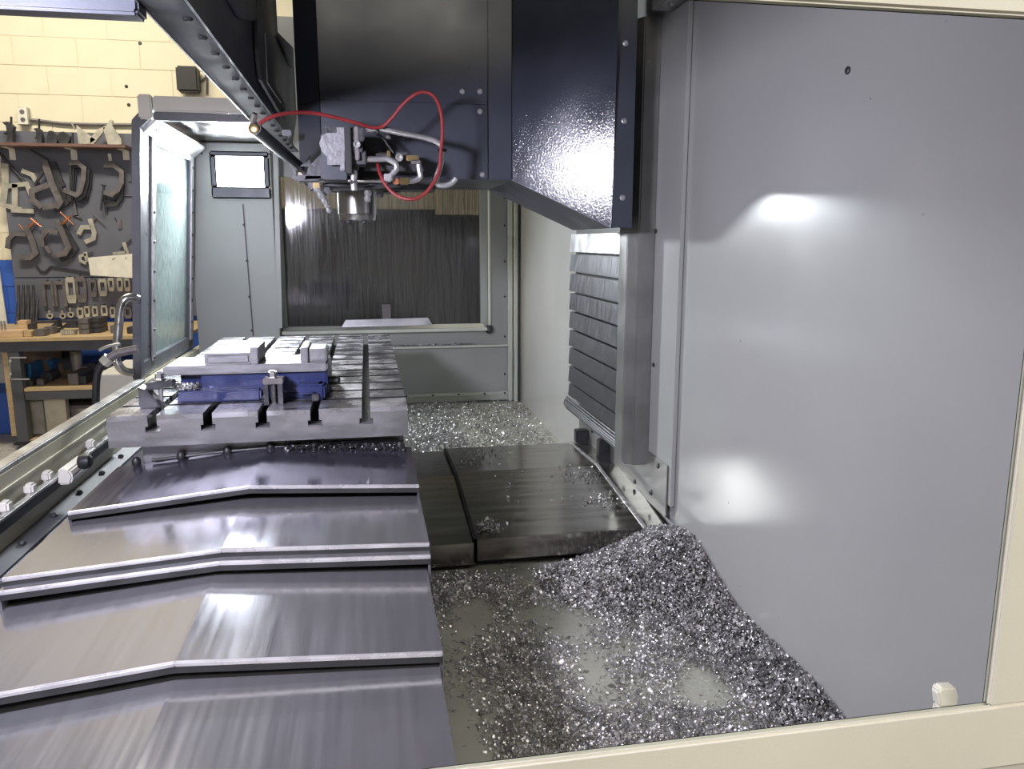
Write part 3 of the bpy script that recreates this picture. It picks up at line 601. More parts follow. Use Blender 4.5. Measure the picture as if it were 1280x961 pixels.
def nozzle(pts,y,label=None):
    mb=MB()
    for i in range(len(pts)-1):
        a,b=T(*pts[i],y),T(*pts[i+1],y)
        mb.tube([a,a+(b-a)*.5,b],[.0085-.0008*i,.011-.001*i,.0065-.0007*i],8)
    obj('jet_nozzle',mb,M['galv'],sh,smooth=True)
nozzle([(394,231),(399,240),(404,248),(408,255),(410,260),(412,266)],2.14)
nozzle([(460,238),(460,245),(459,252)],2.16)
bpx(391,228,400,236,2.13,.03,'brass','nut'); bpx(405,234,412,243,2.15,.03,'irond','nut')

# red air hose
rh=[(318,163,1.92),(328,152,1.93),(345,144.5,1.95),(368,141,1.99),(392,141.5,2.03),(420,147,2.06),(445,153.5,2.08),(463,159,2.10),(478,158,2.11),(490,147,2.10),(503,131,2.09),(517,119,2.08),(530,115,2.08),(543,121,2.08),(551,140,2.09),(553,165,2.10),(551,190,2.11),(549,212,2.11),(541,230,2.11),(527,245,2.11),(511,249,2.11),(494,243,2.12),(482,231,2.13),(475,217,2.14),(472,205,2.16)]
obj('air_hose', MB().tube(smoothpts([P(a,b,y=c) for a,b,c in rh],6),.0046,10), M['red'], None,'thin red air hose looping from overhead bar to the spindle head','hose', smooth=True)
# round bar with brass end
sb = thing('support_bar','dark round bar with brass end slanting towards the spindle head','bar',P(345,185,y=2.1))
pa,pb=P(318,160,y=1.92),P(375,209,y=2.33)
obj('tube', MB().tube([pa,pb],[.0145,.0145],16), M['dark'], sb, smooth=True)
dd=(pa-pb).normalized()
obj('end_plug', MB().tube([pa-dd*.002,pa+dd*.004,pa+dd*.006],[.0125,.0125,.009],14), M['brass'], sb, smooth=True)
obj('clamp_collar', MB().tube([pa+V(-.004,0,.012),pa+V(.004,-.01,.030)],[.008,.006],8), M['stain'], sb)
obj('arm', MB().tube([pb,P(390,226,y=2.3),P(396,233,y=2.28)],[.009,.009,.006],10), M['stain'], sb, smooth=True)
obj('end_bracket', MB().prism([P(371,206,y=2.36),P(383,203,y=2.36),P(382,212,y=2.36),P(376,224,y=2.36),P(370,222,y=2.36)],(0,.004,0)), M['ironl'], sb)
obj('end_bracket', MB().prism([P(365,210,y=2.34),P(369,210,y=2.34),P(369,219,y=2.34),P(376,224,y=2.34),P(374,229,y=2.34),P(364,222,y=2.34)],(0,.006,0)), M['irond'], sb)
# items on far window sill
obj('leaning_sheet', MB().prism([P(427,409,y=4.39),P(541,406,y=4.39),P(535,397,y=4.40),P(432,400,y=4.40)],(0,.004,0)), M['galv'], None,'thin grey sheet leaning on the far window sill','sheet')
obj('magnet_block', MB().box(P(478,399,y=4.405),P(488,380,y=4.43)), M['iron'], None,'small upright grey block on the far window sill','block', bevel=.003)

# ================================================================ workshop things
BY=6.12
bd = thing('tool_board','grey painted tool board on the workshop wall above the bench','board',(-2,BY,.7))
tl=P(0,163,y=BY); zm=P(60,347,y=BY).z
obj('upper_board', box((-2.45,BY,zm+.003),(-1.1,BY+.03,P(80,165,y=BY).z)), M['board'], bd, bevel=.002)
obj('lower_board', box((-2.45,BY,.72),(-1.1,BY+.03,zm-.003)), M['board'], bd, bevel=.002)
def W2(px,py,y=BY-.001): p=P(px,py,y=y); return (p.x,p.z)
# outlet + conduit
q=P(29,145,y=6.16)
ol=thing('wall_outlet','small pale double wall outlet on cream blocks above the board','outlet',(q.x,6.2,q.z))
obj('box', box((q.x-.035,6.15,q.z-.058),(q.x+.035,6.199,q.z+.058)), M['ironl'], ol, bevel=.004)
obj('cover', box((q.x-.032,6.147,q.z-.055),(q.x+.030,6.150,q.z+.055)), M['white'], ol)
obj('socket', MB().lathe((q.x,6.147,q.z+.026),[(.016,0),(.015,-.003)],12,'y').lathe((q.x,6.147,q.z-.026),[(.016,0),(.015,-.003)],12,'y'), M['iron'], ol)
obj('conduit', MB().tube(smoothpts([P(34,149,y=6.17),P(50,151,y=6.18),P(90,155,y=6.18),P(172,156,y=6.18)],4),.011,8), M['iron'], None,'thin grey conduit running right from the wall outlet','conduit', smooth=True)
q=P(239,101,y=6.14)
sp=thing('wall_speaker','small black speaker on cream block wall above the machine roof','speaker',(q.x,6.2,q.z-.08))
obj('body', box((q.x-.085,6.06,q.z-.085),(q.x+.06,6.17,q.z+.085)), M['rubber'], sp, bevel=.012)
obj('bracket', box((q.x-.02,6.17,q.z-.02),(q.x+.02,6.199,q.z+.02)), M['dark'], sp)
obj('cable', MB().tube([P(251,102,y=6.18),P(257,97,y=6.19),P(259,80,y=6.19),P(259,118,y=6.19)],.008,6), M['iron'], sp)
for px,py in ((158,108),(161,131)):
    q=P(px,py,y=6.199); 
screws(wl,[P(158,108,y=6.199),P(161,131,y=6.199),P(175,54,y=6.199)],.012,'y','dark',h=-.006,name='plug')
# shelf
zsf=P(80,182,y=BY-.16).z; xs0=-2.6; xs1=P(157,183,y=BY-.16).x
sf=thing('tool_shelf','narrow brown wooden shelf along the top of the tool board','shelf',(-2,BY,zsf))
obj('plank', box((xs0,BY-.17,zsf-.008),(xs1,BY-.001,zsf+.014)), M['brown'], sf, bevel=.002)
for px in (15,92,157):
    a=P(px-4,188,y=BY-.004); b=P(px+5,200,y=BY-.004)
    obj('bracket', MB().box((a.x,BY-.004,b.z),(b.x,BY-.0005,zsf-.0085)).box((a.x,BY-.12,zsf-.013),(b.x,BY-.0005,zsf-.0085)), M['white'], sf)
zt_=zsf+.0145; SYf=BY-.10
def S2(px,py): return P(px,py,y=SYf)
def sitem(name,label,cat,poly,m,d=.05,group=None,extra=None):
    pts=[S2(a,b) for a,b in poly]; mz=min(p.z for p in pts); pts=[p+V(0,0,zt_+.0005-mz) for p in pts]
    mb=MB().prism(pts,(0,d,0))
    if extra:
        for e in extra: mb.tube([S2(*e[0])+V(0,d/2,zt_-mz),S2(*e[1])+V(0,d/2,zt_-mz)],e[2],6)
    return obj(name,mb,M[m],None,label,cat,group,bevel=.002)
sitem('angle_jig','black eagle-shaped casting on a stud at the left end of shelf','jig',[(7,179),(16,179),(15,165),(17,158),(10,152),(2,153),(7,157),(8,164),(3,167),(10,167)],'irond',extra=[((12,165),(12,145),.008)])
sitem('angle_jig','smaller black casting on a stud left of the cast brackets','jig',[(46,179),(52,179),(52,170),(50,161),(46,159),(41,160),(45,164),(45,169),(42,172),(46,173)],'irond',extra=[((47,165),(47,147),.008)])
sitem('cast_bracket','dark iron bracket, left one of the pair on the shelf','bracket',[(58,179),(70,179),(73,170),(68,166),(64,162),(60,163),(58,170)],'irond')
sitem('cast_bracket','dark iron bracket, right one of the pair on the shelf','bracket',[(74,179),(84,179),(89,169),(84,167),(79,163),(74,164),(71,169)],'irond')
sitem('upright_pin','thin black pin standing between cast brackets and pale triangle','pin',[(88.5,179),(91,179),(91,164),(89.5,164)],'irond',.02)
sitem('triangle_plate','pale triangular metal plate with black rod on the shelf','plate',[(98,180),(112,179),(120,174),(103,162),(95,155)],'ironl',.02,extra=[((88,151),(93,161),.006)])
sitem('lever_plate','pale drilled lever leaning against the triangular plate','plate',[(112,170),(122,158),(132,155),(128,163),(116,178),(112,178)],'zinc',.02)
sitem('fan_plate','pale fan-shaped metal plate at the right end of shelf','plate',[(135,180),(152,179),(151,172),(140,156),(141,149),(137,148),(133,155),(128,157),(131,168)],'ironl',.02,extra=[((128,160),(112,177),.006)])

# clamps hanging on the board
def clamp(name,label,bars,m,screwl=(),tb_=(),d=.022,group=None,sm='irond',lay=0):
    """bars: list of (pts, width px) frames in board pixels; screws: ((a),(b),r) tubes"""
    c=P(*bars[0][0][0],y=BY); t=thing(name,label,'clamp',(c.x,BY,c.z),group)
    y=BY-.002-lay*.03
    fr=MB()
    for pts,w in bars:
        q=[W2(*p,y) for p in pts]; fr.bar(q,w*.0062,d,y)
    obj('frame',fr,M[m],t,bevel=.001)
    for a,b,r in screwl:
        obj('screw',MB().tube([P(*a,y=y-d/2),P(*b,y=y-d/2)],r,8),M[sm],t)
    for a,b,r in tb_:
        obj('tommy_bar',MB().tube([P(*a,y=y-d/2-.008),P(*b,y=y-d/2-.008)],r,6),M[sm],t)
    return t
clamp('locking_clamp','pale cream toggle clamp at the far left edge of the board',[([(8,207),(8,232),(5,256)],7),([(11,233),(35,230),(40,243)],5),([(5,256),(15,259),(27,262)],5)],'ironl',[((-2,190),(38,236),.011)])
clamp('locking_clamp','second cream toggle clamp hanging behind the leftmost one',[([(30,214),(42,219),(47,228)],5),([(20,232),(20,258)],6),([(17,263),(42,264)],5)],'ironl',lay=0)
clamp('heavy_clamp','brown iron plate clamp with long arm left of the stacked G-clamps',[([(57,203),(66,230),(76,252),(72,258)],7),([(60,232),(41,239),(42,250),(52,258)],6),([(56,259),(72,257)],6)],'iron',[((38,187),(60,199),.006),((56,212),(44,230),.010)],lay=1)
clamp('heavy_clamp','dark plate clamp half hidden behind the brown one',[([(62,205),(74,232),(84,253),(70,262)],6),([(68,204),(80,232)],4)],'irond')
for i,(dx,dy,lab) in enumerate(((7,8,'rearmost of the three nested G-clamps on the board'),(4,4,'middle one of the three nested G-clamps on the board'),(0,0,'front one of the three nested G-clamps on the board'))):
    clamp('g_clamp',lab,[([(88+dx,204+dy),(98+dx,203+dy),(106+dx,210+dy),(105+dx,225+dy),(101+dx,240+dy),(96+dx,244+dy),(82+dx,238+dy)],5)],'iron' if i==2 else 'irond',[((88+dx,207+dy),(84+dx+2*i,250+dy),.007)],lay=i*.75,d=.018)
clamp('tommy_screw','T-handle screw hanging below the nested G-clamps',[([(84,248),(93,252),(96,268)],3)],'iron',[((90,268),(102,273),.005)],lay=0)
clamp('g_clamp','upper G-clamp of the pair near the door post',[([(132,207),(143,207),(153,215),(153,228),(148,238),(141,243),(132,241)],5)],'iron',[((130,232),(126,263),.008)],[((126,231),(133,232),.005)],lay=1)
clamp('g_clamp','lower G-clamp of the pair near the door post',[([(153,232),(152,246),(146,255),(133,257)],5),([(135,250),(144,252),(148,243)],4)],'irond',[((130,243),(133,264),.010)])
clamp('screw_clamp','large left screw clamp with copper screw on lower board',[([(33,283),(41,300),(46,316),(38,322),(26,322)],6),([(32,293),(19,292),(12,299),(11,309)],5)],'iron',[((34,287),(45,275),.010)],[((38,273),(52,284),.005),((23,280),(30,288),.004)],sm='copper',lay=.6)
clamp('screw_clamp','large middle screw clamp with copper screw on lower board',[([(73,277),(80,293),(87,309),(82,317),(69,318)],6),([(72,290),(60,288),(53,297),(54,307)],5),([(59,309),(64,315)],4)],'iron',[((78,280),(88,270),.010)],[((75,265),(92,281),.005)],sm='copper',lay=1)
clamp('screw_clamp','dark twin behind the middle screw clamp',[([(80,282),(90,300),(96,310),(90,319),(78,324)],5)],'irond')
clamp('small_clamp','small pale screw clamp right of the large screw clamps',[([(114,275),(119,291),(118,298),(109,302)],5),([(113,284),(104,284),(100,292)],5)],'ironl',[((114,279),(120,272),.006)],[((115,266),(131,281),.004)],sm='iron')
clamp('small_clamp','tiny pale clamp at the lower left of the white sheet',[([(108,316),(110,326)],4),([(108,318),(101,320),(102,326),(108,329)],3)],'ironl',[((109,318),(116,315),.004)])
clamp('hook_plate','small dark drilled tag on the board below the G-clamps',[([(149,276),(150,285)],4)],'iron',[((143,272),(149,280),.004)],d=.008)
clamp('hook_plate','pale drilled strip under the shelf near its right bracket',[([(137,193),(138,200)],3.4)],'white',d=.006)
clamp('thin_clamp','slim black clamp beside the door post',[([(167,214),(165,228)],2.4)],'irond',[((155,245),(169,245),.004),((160,226),(166,227),.004)],d=.010)
clamp('bent_rod','bent black pry bar lying across the lower board',[([(45,331),(51,339),(57,340),(64,333),(90,337),(114,341)],1.8)],'irond',d=.012)
clamp('toggle_arm','pale toggle arm sticking out above the white sheet',[([(156,304),(160,316)],4),([(143,317),(158,315)],3)],'ironl',[((150,312),(164,299),.005)],lay=0)
# white sheet in front of board
obj('white_sheet', MB().prism([P(110,322,y=5.95),P(176,316,y=5.95),P(176,348,y=5.95),P(113,344,y=5.95)],(0,.006,0)).box((P(150,330,y=5.956).x,5.956,P(150,335,y=5.956).z),(P(170,330,y=5.956).x,BY-.002,P(150,325,y=5.956).z)), M['white'], None,'blank cream metal sheet sticking out between board and door post','sheet')
# strap clamps row
def strap(x0,y0,x1,y1,style,m,label):
    yb=BY-.0015; a=P(x0,y1,y=yb); b=P(x1,y0,y=yb); w=b.x-a.x; h=b.z-a.z; cx=(a.x+b.x)/2
    t=thing('strap_clamp',label,'clamp',(cx,BY,a.z)); mb=MB(); d=.024; yb0=yb-d
    if style=='u':
        mb.box((a.x,yb0,a.z),(a.x+w*.27,yb,b.z-h*.14)).box((b.x-w*.27,yb0,a.z),(b.x,yb,b.z-h*.14))
        mb.prism([(a.x,yb0,b.z-h*.145),(b.x,yb0,b.z-h*.145),(b.x-w*.2,yb0,b.z),(a.x+w*.2,yb0,b.z)],(0,d,0))
    elif style=='o':
        mb.prism([(a.x,yb0,a.z+h*.3),(a.x,yb0,b.z-h*.22),(a.x+w*.27,yb0,b.z-h*.2),(a.x+w*.27,yb0,a.z+h*.32)],(0,d,0)); mb.prism([(b.x-w*.27,yb0,a.z+h*.32),(b.x-w*.27,yb0,b.z-h*.2),(b.x,yb0,b.z-h*.22),(b.x,yb0,a.z+h*.3)],(0,d,0))
        mb.prism([(a.x,yb0,a.z+h*.31),(b.x,yb0,a.z+h*.31),(b.x-w*.15,yb0,a.z),(a.x+w*.15,yb0,a.z)],(0,d,0)); mb.prism([(a.x,yb0,b.z-h*.22),(b.x,yb0,b.z-h*.22),(b.x-w*.15,yb0,b.z),(a.x+w*.15,yb0,b.z)],(0,d,0))
    else:
        mb.lathe((cx,yb0+d,a.z+h*.36),[(w*.5,0),(w*.5,-d),(w*.25,-d),(w*.25,0)],14,'y'); mb.box((cx-w*.14,yb0,a.z+h*.68),(cx+w*.14,yb,b.z))
    obj('body',mb,M[m],t,bevel=.0015)
    obj('hook',MB().tube([(cx,yb,b.z+.006),(cx,yb-d-.006,b.z+.006)],.003,6),M['dark'],t)
R1=[(56,351,68,383,'u','iron','first U-shaped strap clamp from the left, long grey arms'),(70,351,83,383,'u','iron','second U-shaped strap clamp from the left, long grey arms'),(85,346,95,379,'o','ironl','slotted strap clamp with pale stepped head in upper row'),(97,345,108,378,'o','iron','longest slotted strap clamp in the upper row'),(114,348,121,371,'o','iron','narrow grey slotted clamp right of the longest one'),(125,348,134,370,'o','ironl','short slotted clamp with two holes in upper row'),
(137,347,143,364,'o','zinc','bright short clamp, first of three left of the door post'),(148,347,154,364,'o','zinc','bright short clamp, second of three left of the door post'),(157,347,163,364,'o','zinc','bright short clamp, third of three left of the door post')]
R2=[(60,387,67,399,'r','zinc','small bright eye clamp, leftmost in lower row'),(76,387,83,399,'r','ironl','small eye clamp, second in lower row'),(86,384,93,398,'r','ironl','larger eye clamp, third in lower row'),(98,384,105,398,'o','zinc','bright slotted clamp, fourth in lower row'),(107,382,113,396,'o','zinc','bright slotted clamp, fifth in lower row'),(117,382,123,397,'o','zinc','bright slotted clamp, sixth in lower row'),(128,381,135,396,'o','zinc','bright slotted clamp, seventh in lower row'),(139,383,145,397,'o','ironl','dull slotted clamp just left of the door handle'),(157,383,165,398,'o','iron','dark slotted clamp seen through the door handle')]
for r in R1+R2: strap(*r)
# long bars standing against board
zbt=P(80,421,y=5.2).z
for i,(x,yt) in enumerate(((20,378),(23,356),(26,374),(29,356),(32,378),(35,356),(38,374),(41.5,356),(44.5,374))):
    a=P(x,390,y=6.02); zt3=P(x,yt,y=6.08).z
    tall = yt<360
    lab=['short black stud at the left end of the rod group','first tall black stud from the left','short black stud between first and second tall ones','second tall black stud from the left','short black stud between second and third tall ones','third tall black stud from the left','short black stud between third and fourth tall ones','fourth tall black stud from the left','short black stud at the right end of the rod group'][i]
    obj('threaded_stud', MB().tube([(a.x,6.00,zbt+.001),(a.x,6.07,zt3)],.0085,8), M['irond'], None, lab,'stud','black threaded studs standing at the bench back')

# ---------------------------------------------------------------- bench
bn=thing('work_bench','grey steel work bench with plywood top and two shelves','bench',(-1.7,5.6,0))
bx0=P(0,440,y=5.15).x+.0; bx0=-2.165; bx1=-1.12; y0,y1=5.15,6.06
z1=P(80,421,y=5.15).z; 
obj('bench_top', box((bx0-.6,y0-.02,z1-.022),(bx1,y1,z1)), M['wood'], bn, bevel=.002)
obj('front_beam', MB().box((bx0-.6,y0,z1-.085),(bx1,y0+.05,z1-.023)), M['bench'], bn, bevel=.002)
for lx,ly in ((bx0+.02,y0),(bx1-.08,y0),(bx0+.02,y1-.07),(bx1-.08,y1-.07)):
    lg=obj('leg', box((lx,ly,.045),(lx+.065,ly+.065,z1-.086)), M['bench'], bn, bevel=.002)
    obj('foot', MB().box((lx-.02,ly-.01,.030),(lx+.085,ly+.075,.042)).lathe((lx+.03,ly+.03,0),[(.02,0),(.02,.03)],10), M['dark'], lg)
obj('side_panel', box((bx0-.02,y0+.03,.08),(bx0+.018,y1,z1-.09)), M['wood'], bn)
zs1=P(70,484,y=5.17).z; zs2=P(60,548,y=5.17).z
for z in (zs1,zs2):
    obj('shelf', box((bx0+.086,y0+.01,z-.02),(bx1-.09,y1-.01,z)), M['wood'], bn, bevel=.002)
    obj('shelf_beam', box((bx0+.086,y0+.012,z-.075),(bx1-.09,y0+.05,z-.021)), M['bench'], bn, bevel=.002)
def item(name,label,cat,x0,y0p,x1,y,d,m,zbase,group=None,h=None,bev=.003,parts=None):
    a=P(x0,y0p,y=y); b=P(x1,y0p,y=y); top=a.z if h is None else zbase+h
    return obj(name,MB().box((a.x,y,zbase+.0008),(b.x,y+d,max(top,zbase+.012))),M[m],None,label,cat,group,bevel=bev)
zt4=z1
item('wood_block','long pale wood block at left end of the bench top','wood block',-8,414,28,5.18,.10,'woodl',zt4)
item('wood_block','short orange wood block beside the long pale one','wood block',29,414,38.5,5.18,.10,'wood',zt4)
item('steel_block','dull grey steel block right of the wood blocks','block',42,412,55,5.2,.08,'iron',zt4)
item('steel_block','second dull grey block partly behind the first','block',54,409,66,5.32,.08,'iron',zt4)
item('wood_piece','small square wood cutoff standing behind the orange block','wood block',21,401,33,5.6,.07,'woodl',zt4)
item('steel_block','dark block on end behind the wood cutoffs','block',34,405,41,5.5,.07,'irond',zt4)
item('steel_block','low dark block in the middle of the clutter','block',68,411,74,5.4,.08,'irond',zt4)
for i in range(6):
    x=75+i*2.9; lab='upright pale parallel, %s of the six set side by side'%['first','second','third','fourth','fifth','sixth'][i]
    item('parallel',lab,'parallel',x,412.5+(.8 if i%2 else 0),x+2.5,5.24,.07,'zinc' if i%2==0 else 'ironl',zt4,'pale parallels on the bench top')
for i in range(3):
    for j in range(2):
        za=z1+.0008+i*.032; x0=98+j*14
        a=P(x0,410,y=5.28+j*.05); b=P(x0+13,410,y=5.28+j*.05)
        obj('setup_block',MB().box((a.x,5.28+j*.05,za),(b.x,5.28+j*.05+.16,za+.0305)),M['iron' if j==0 else 'irond'],None,'%s grey setup block in the %s stack behind the parallels'%(['bottom','middle','top'][i],['left','right'][j]),'block','stacked setup blocks on the bench',bevel=.002)
item('steel_block','grey block just left of the door handle','block',137,407,143,5.3,.12,'iron',zt4)
item('steel_block','dark block seen through the door handle','block',158,409,168,5.25,.1,'irond',zt4)
obj('long_bar',MB().tube([P(45,402,y=5.75),P(128,399,y=5.75)],.008,8),M['irond'],None,'long dark bar lying along the back of the bench top','bar')
obj('angle_part',MB().prism([P(74,410,y=5.5),P(90,399,y=5.5),P(94,402,y=5.5),P(96,410,y=5.5)],(0,.06,0)).prism([P(60,410,y=5.45),P(72,400,y=5.45),P(74,409,y=5.45)],(0,.06,0)),M['irond'],None,'angled dark iron pieces heaped behind the pale parallels','iron part')
for i,x in enumerate((-1,3,7)):
    a=P(x,415,y=5.22)
    obj('pin',MB().tube([(a.x,5.22,P(x,414,y=5.22).z),(a.x,5.22,P(x,401,y=5.22).z)],.006,6),M['galv'],None,'bright pin standing on pale wood block, %s from left'%['first','second','third'][i],'pin','bright pins on the wood block')
# middle shelf
v1=thing('bench_vise','bright blue machine vise on the middle shelf, left of the rollers','vise',(P(30,480,y=5.4).x,5.4,zs1))
a=P(21,455,y=5.4); b=P(42,480,y=5.4)
obj('body',MB().box((a.x,5.36,zs1+.001),(b.x,5.60,zs1+.045)).box((a.x+.01,5.38,zs1+.045),(a.x+.05,5.58,zs1+.13)).box((b.x-.045,5.38,zs1+.045),(b.x,5.58,a.z)),M['vblue'],v1,bevel=.004)
obj('screw_end',MB().tube([(a.x+.02,5.36,zs1+.06),(a.x+.02,5.30,zs1+.06)],.012,8),M['galv'],v1)
v2=thing('bench_vise','second bright blue vise standing further back on middle shelf','vise',(P(65,480,y=5.75).x,5.75,zs1))
a=P(58,450,y=5.75); b=P(71,480,y=5.75)
obj('body',MB().box((a.x,5.72,a.z-.03),(b.x,5.85,a.z)).box((a.x+.02,5.73,zs1+.001),(b.x-.015,5.84,a.z-.03)),M['vblue'],v2,bevel=.004)
def roller(x,y,yy,r,label,ln=.14):
    a=P(x,y,y=yy); zc=zs1+r+.001
    obj('roller',MB().lathe((a.x,yy,zc),[(r*.45,.004),(r*.45,0),(r,0),(r,ln),(r*.5,ln)],16,'y'),M['irond'],None,label,'roller',smooth=True)
roller(36,478,5.22,.022,'small dark hollow roller at the front of middle shelf')
roller(58,471,5.36,.034,'large dark hollow roller behind the small one')
item('steel_block','rusty short block between the two rollers','block',45,474,54,5.25,.06,'iron',zs1)
item('steel_block','square grey bar end on middle shelf, left of the dark one','block',84,467,97,5.22,.25,'iron',zs1)
item('steel_block','dark square bar end beside the grey bar end','block',98,470,107,5.24,.2,'irond',zs1)
item('steel_block','tall grey block behind the square bar ends','block',100,458,109,5.45,.1,'iron',zs1)
item('steel_block','dark block at right of the middle shelf','block',110,454,119,5.5,.1,'irond',zs1)
a=P(96,455,y=5.6)
obj('pale_tube',MB().lathe((a.x,5.6,zs1+.001),[(.030,0),(.034,.10),(.037,P(96,439,y=5.6).z-zs1),(.030,P(96,439,y=5.6).z-zs1)],16),M['ironl'],None,'upright pale cylinder standing on middle shelf','cylinder',smooth=True)
obj('flat_bar',MB().prism([P(70,474,y=5.5),P(84,468,y=5.5),P(84,471,y=5.5),P(72,477,y=5.5)],(0,.1,0)),M['irond'],None,'dark flat bar lying askew behind the large roller','bar')
gc=thing('c_clamp','thin steel C-clamp gripping the left bench leg','clamp',P(12,460,y=5.12))
obj('frame',MB().tube([P(33,447,y=5.12),P(13,447,y=5.12),P(12,450,y=5.12),P(13,472,y=5.12),P(15,474,y=5.12),P(37,474,y=5.12)],.005,8),M['galv'],gc)
obj('pad',MB().lathe(P(13,453,y=5.115),[(.008,0),(.012,.006),(.008,.016)],8),M['galv'],gc); obj('pad',MB().lathe(P(13,469,y=5.115),[(.008,0),(.012,.006),(.008,.016)],8),M['galv'],gc)
# bottom shelf
item('ground_plate','smooth grey plate standing on the bottom shelf, left one','plate',24,501,53,5.3,.05,'ironl',zs2)
item('ground_plate','ribbed pale plate on the bottom shelf, right of the smooth one','plate',54,498,81,5.28,.06,'zinc',zs2)
a=P(107,530,y=5.5)
pd=obj('paint_drum',MB().lathe((a.x,5.5,zs2+.001),[(.095,0),(.10,.01),(.10,P(107,507,y=5.5).z-zs2),(.09,P(107,507,y=5.5).z-zs2+.005)],24),M['ironl'],None,'round drum with flaking pale paint on bottom shelf','drum',smooth=True)
zq=P(107,507,y=5.5).z+.006
obj('steel_plate',box((P(82,500,y=5.4).x,5.38,zq),(bx1-.12,5.62,zq+.02)),M['iron'],None,'flat steel plate lying across the drum on bottom shelf','plate',bevel=.002)
# leaning board at far left, blue crate
obj('white_board',MB().prism([(-2.62,6.10,.02),(-2.50,6.10,.02),(-2.56,6.17,1.10),(-2.60,6.17,1.10)],(0,.015,0)),M['white'],None,'narrow white panel leaning on the blue wall at far left','panel')
obj('blue_crate',box((-2.75,5.6,.001),(-2.28,6.0,.28)),M['blockb'],None,'blue bin on the floor left of the bench','bin',bevel=.006)
# coolant gun
cg=thing('coolant_gun','grey wash-down gun with black hose beside the door handle','wash gun',P(145,460,y=2.85))
obj('barrel',MB().tube([P(172,436,y=2.83),P(148,441,y=2.83),P(135,449,y=2.83),P(131,452,y=2.83)],[.014,.014,.016,.018],10),M['iron'],cg,smooth=True)
obj('trigger',MB().tube(smoothpts([P(150,430,y=2.81),P(138,432,y=2.81),P(129,435,y=2.81),P(124,438,y=2.81)],4),.005,8),M['galv'],cg,smooth=True)
obj('hose',MB().tube(smoothpts([P(133,451,y=2.83),P(125,460,y=2.83),P(121,472,y=2.83),P(120,490,y=2.83),P(120,520,y=2.83)],5),.0125,10),M['rubber'],cg,smooth=True)
obj('hose_cuff',MB().tube([P(137,447,y=2.83),P(130,454,y=2.83)],.020,12),M['ironl'],cg)
# outer machine cabinet behind the front wall
oc=obj('outer_guard',MB().box(P(117,469,y=3.9),tuple(P(190,469,y=3.9)[:1])+(4.4,.02)),M['creamg'],None,'grey sheet metal outer guard of the machine below the door handle','guard',bevel=.004)
screws(oc,[P(128,471,y=3.999)],.006,'y','dark',h=-.004)

# ================================================================ chips
def chipmesh(name, pts, size, m, label, parent=None, seed=1, cat='metal chips'):
    """thousands of tiny curled shavings as one mesh: each a bent ribbon of three quads"""
    r=np.random.default_rng(seed); n=len(pts); pts=np.asarray(pts)
    sz=r.uniform(.5,1.35,n)*size; sz*=np.where(r.random(n)<.03,2.0,1)
    L=np.array([-1.5,-.5,.5,1.5]); bend=r.uniform(.2,1.1,(n,1)); 
    lx=np.tile(L,(n,1))*.5; lz=(bend*(lx**2))-.2; w=r.uniform(.18,.42,(n,1))*np.ones((n,4))
    local=np.stack([np.stack([lx,-w,lz],-1),np.stack([lx,w,lz+.1],-1)],2).reshape(n,8,3)*sz[:,None,None]
    a=r.uniform(0,2*np.pi,(n,3)); a[:,1]=r.normal(0,.7,n); a[:,0]=r.normal(0,.8,n)
    cx,sx,cy,sy,cz,szn=[f(a[:,i]) for i in range(3) for f in (np.cos,np.sin)]
    Rm=np.zeros((n,3,3))
    Rm[:,0,0]=cz*cy; Rm[:,0,1]=cz*sy*sx-szn*cx; Rm[:,0,2]=cz*sy*cx+szn*sx
    Rm[:,1,0]=szn*cy; Rm[:,1,1]=szn*sy*sx+cz*cx; Rm[:,1,2]=szn*sy*cx-cz*sx
    Rm[:,2,0]=-sy; Rm[:,2,1]=cy*sx; Rm[:,2,2]=cy*cx
    v=np.einsum('nij,nkj->nki',Rm,local)
    v[:,:,2]-=v[:,:,2].min(1)[:,None]*.7
    v+=pts[:,None,:]
    org=np.array([pts[:,0].mean(),pts[:,1].mean(),pts[:,2].min()])
    if parent is not None: org=np.array(ORG[parent.name])
    v=(v-org).reshape(-1,3)
    base=(np.arange(n)*8)[:,None,None]; q=np.array([[0,1,3,2],[2,3,5,4],[4,5,7,6]])
    f=(base+q).reshape(-1,4)
    me=bpy.data.meshes.new(name); me.vertices.add(len(v)); me.vertices.foreach_set('co',v.ravel().astype(np.float32))
    me.loops.add(f.size); me.loops.foreach_set('vertex_index',f.ravel().astype(np.int32))
    me.polygons.add(len(f)); me.polygons.foreach_set('loop_start',np.arange(0,f.size,4,dtype=np.int32)); me.polygons.foreach_set('loop_total',np.full(len(f),4,dtype=np.int32))
    me.update(); me.validate(); me.materials.append(M[m])
    o=bpy.data.objects.new(name,me); COL.objects.link(o)
    if parent is not None: o.parent=parent
    else: o.location=org; o['category']=cat
    o['label']=label; o['kind']='stuff'
    return o
def g(x,y,cx,cy,sx,sy,rot=0):
    c,s=math.cos(rot),math.sin(rot); dx,dy=x-cx,y-cy; u=c*dx+s*dy; w=-s*dx+c*dy
    return np.exp(-.5*((u/sx)**2+(w/sy)**2))
def height(x,y):
    h=.105*g(x,y,.81,1.95,.11,.16)+.04*g(x,y,.62,1.92,.12,.09)+.045*np.exp(-((XW-x)/.10)**2)*np.clip((2.2-y)/.8,0,1)*np.clip((y-1.0)/.3,.4,1)
    h=h+.012*g(x,y,.2,2.0,.12,.10)
    return h
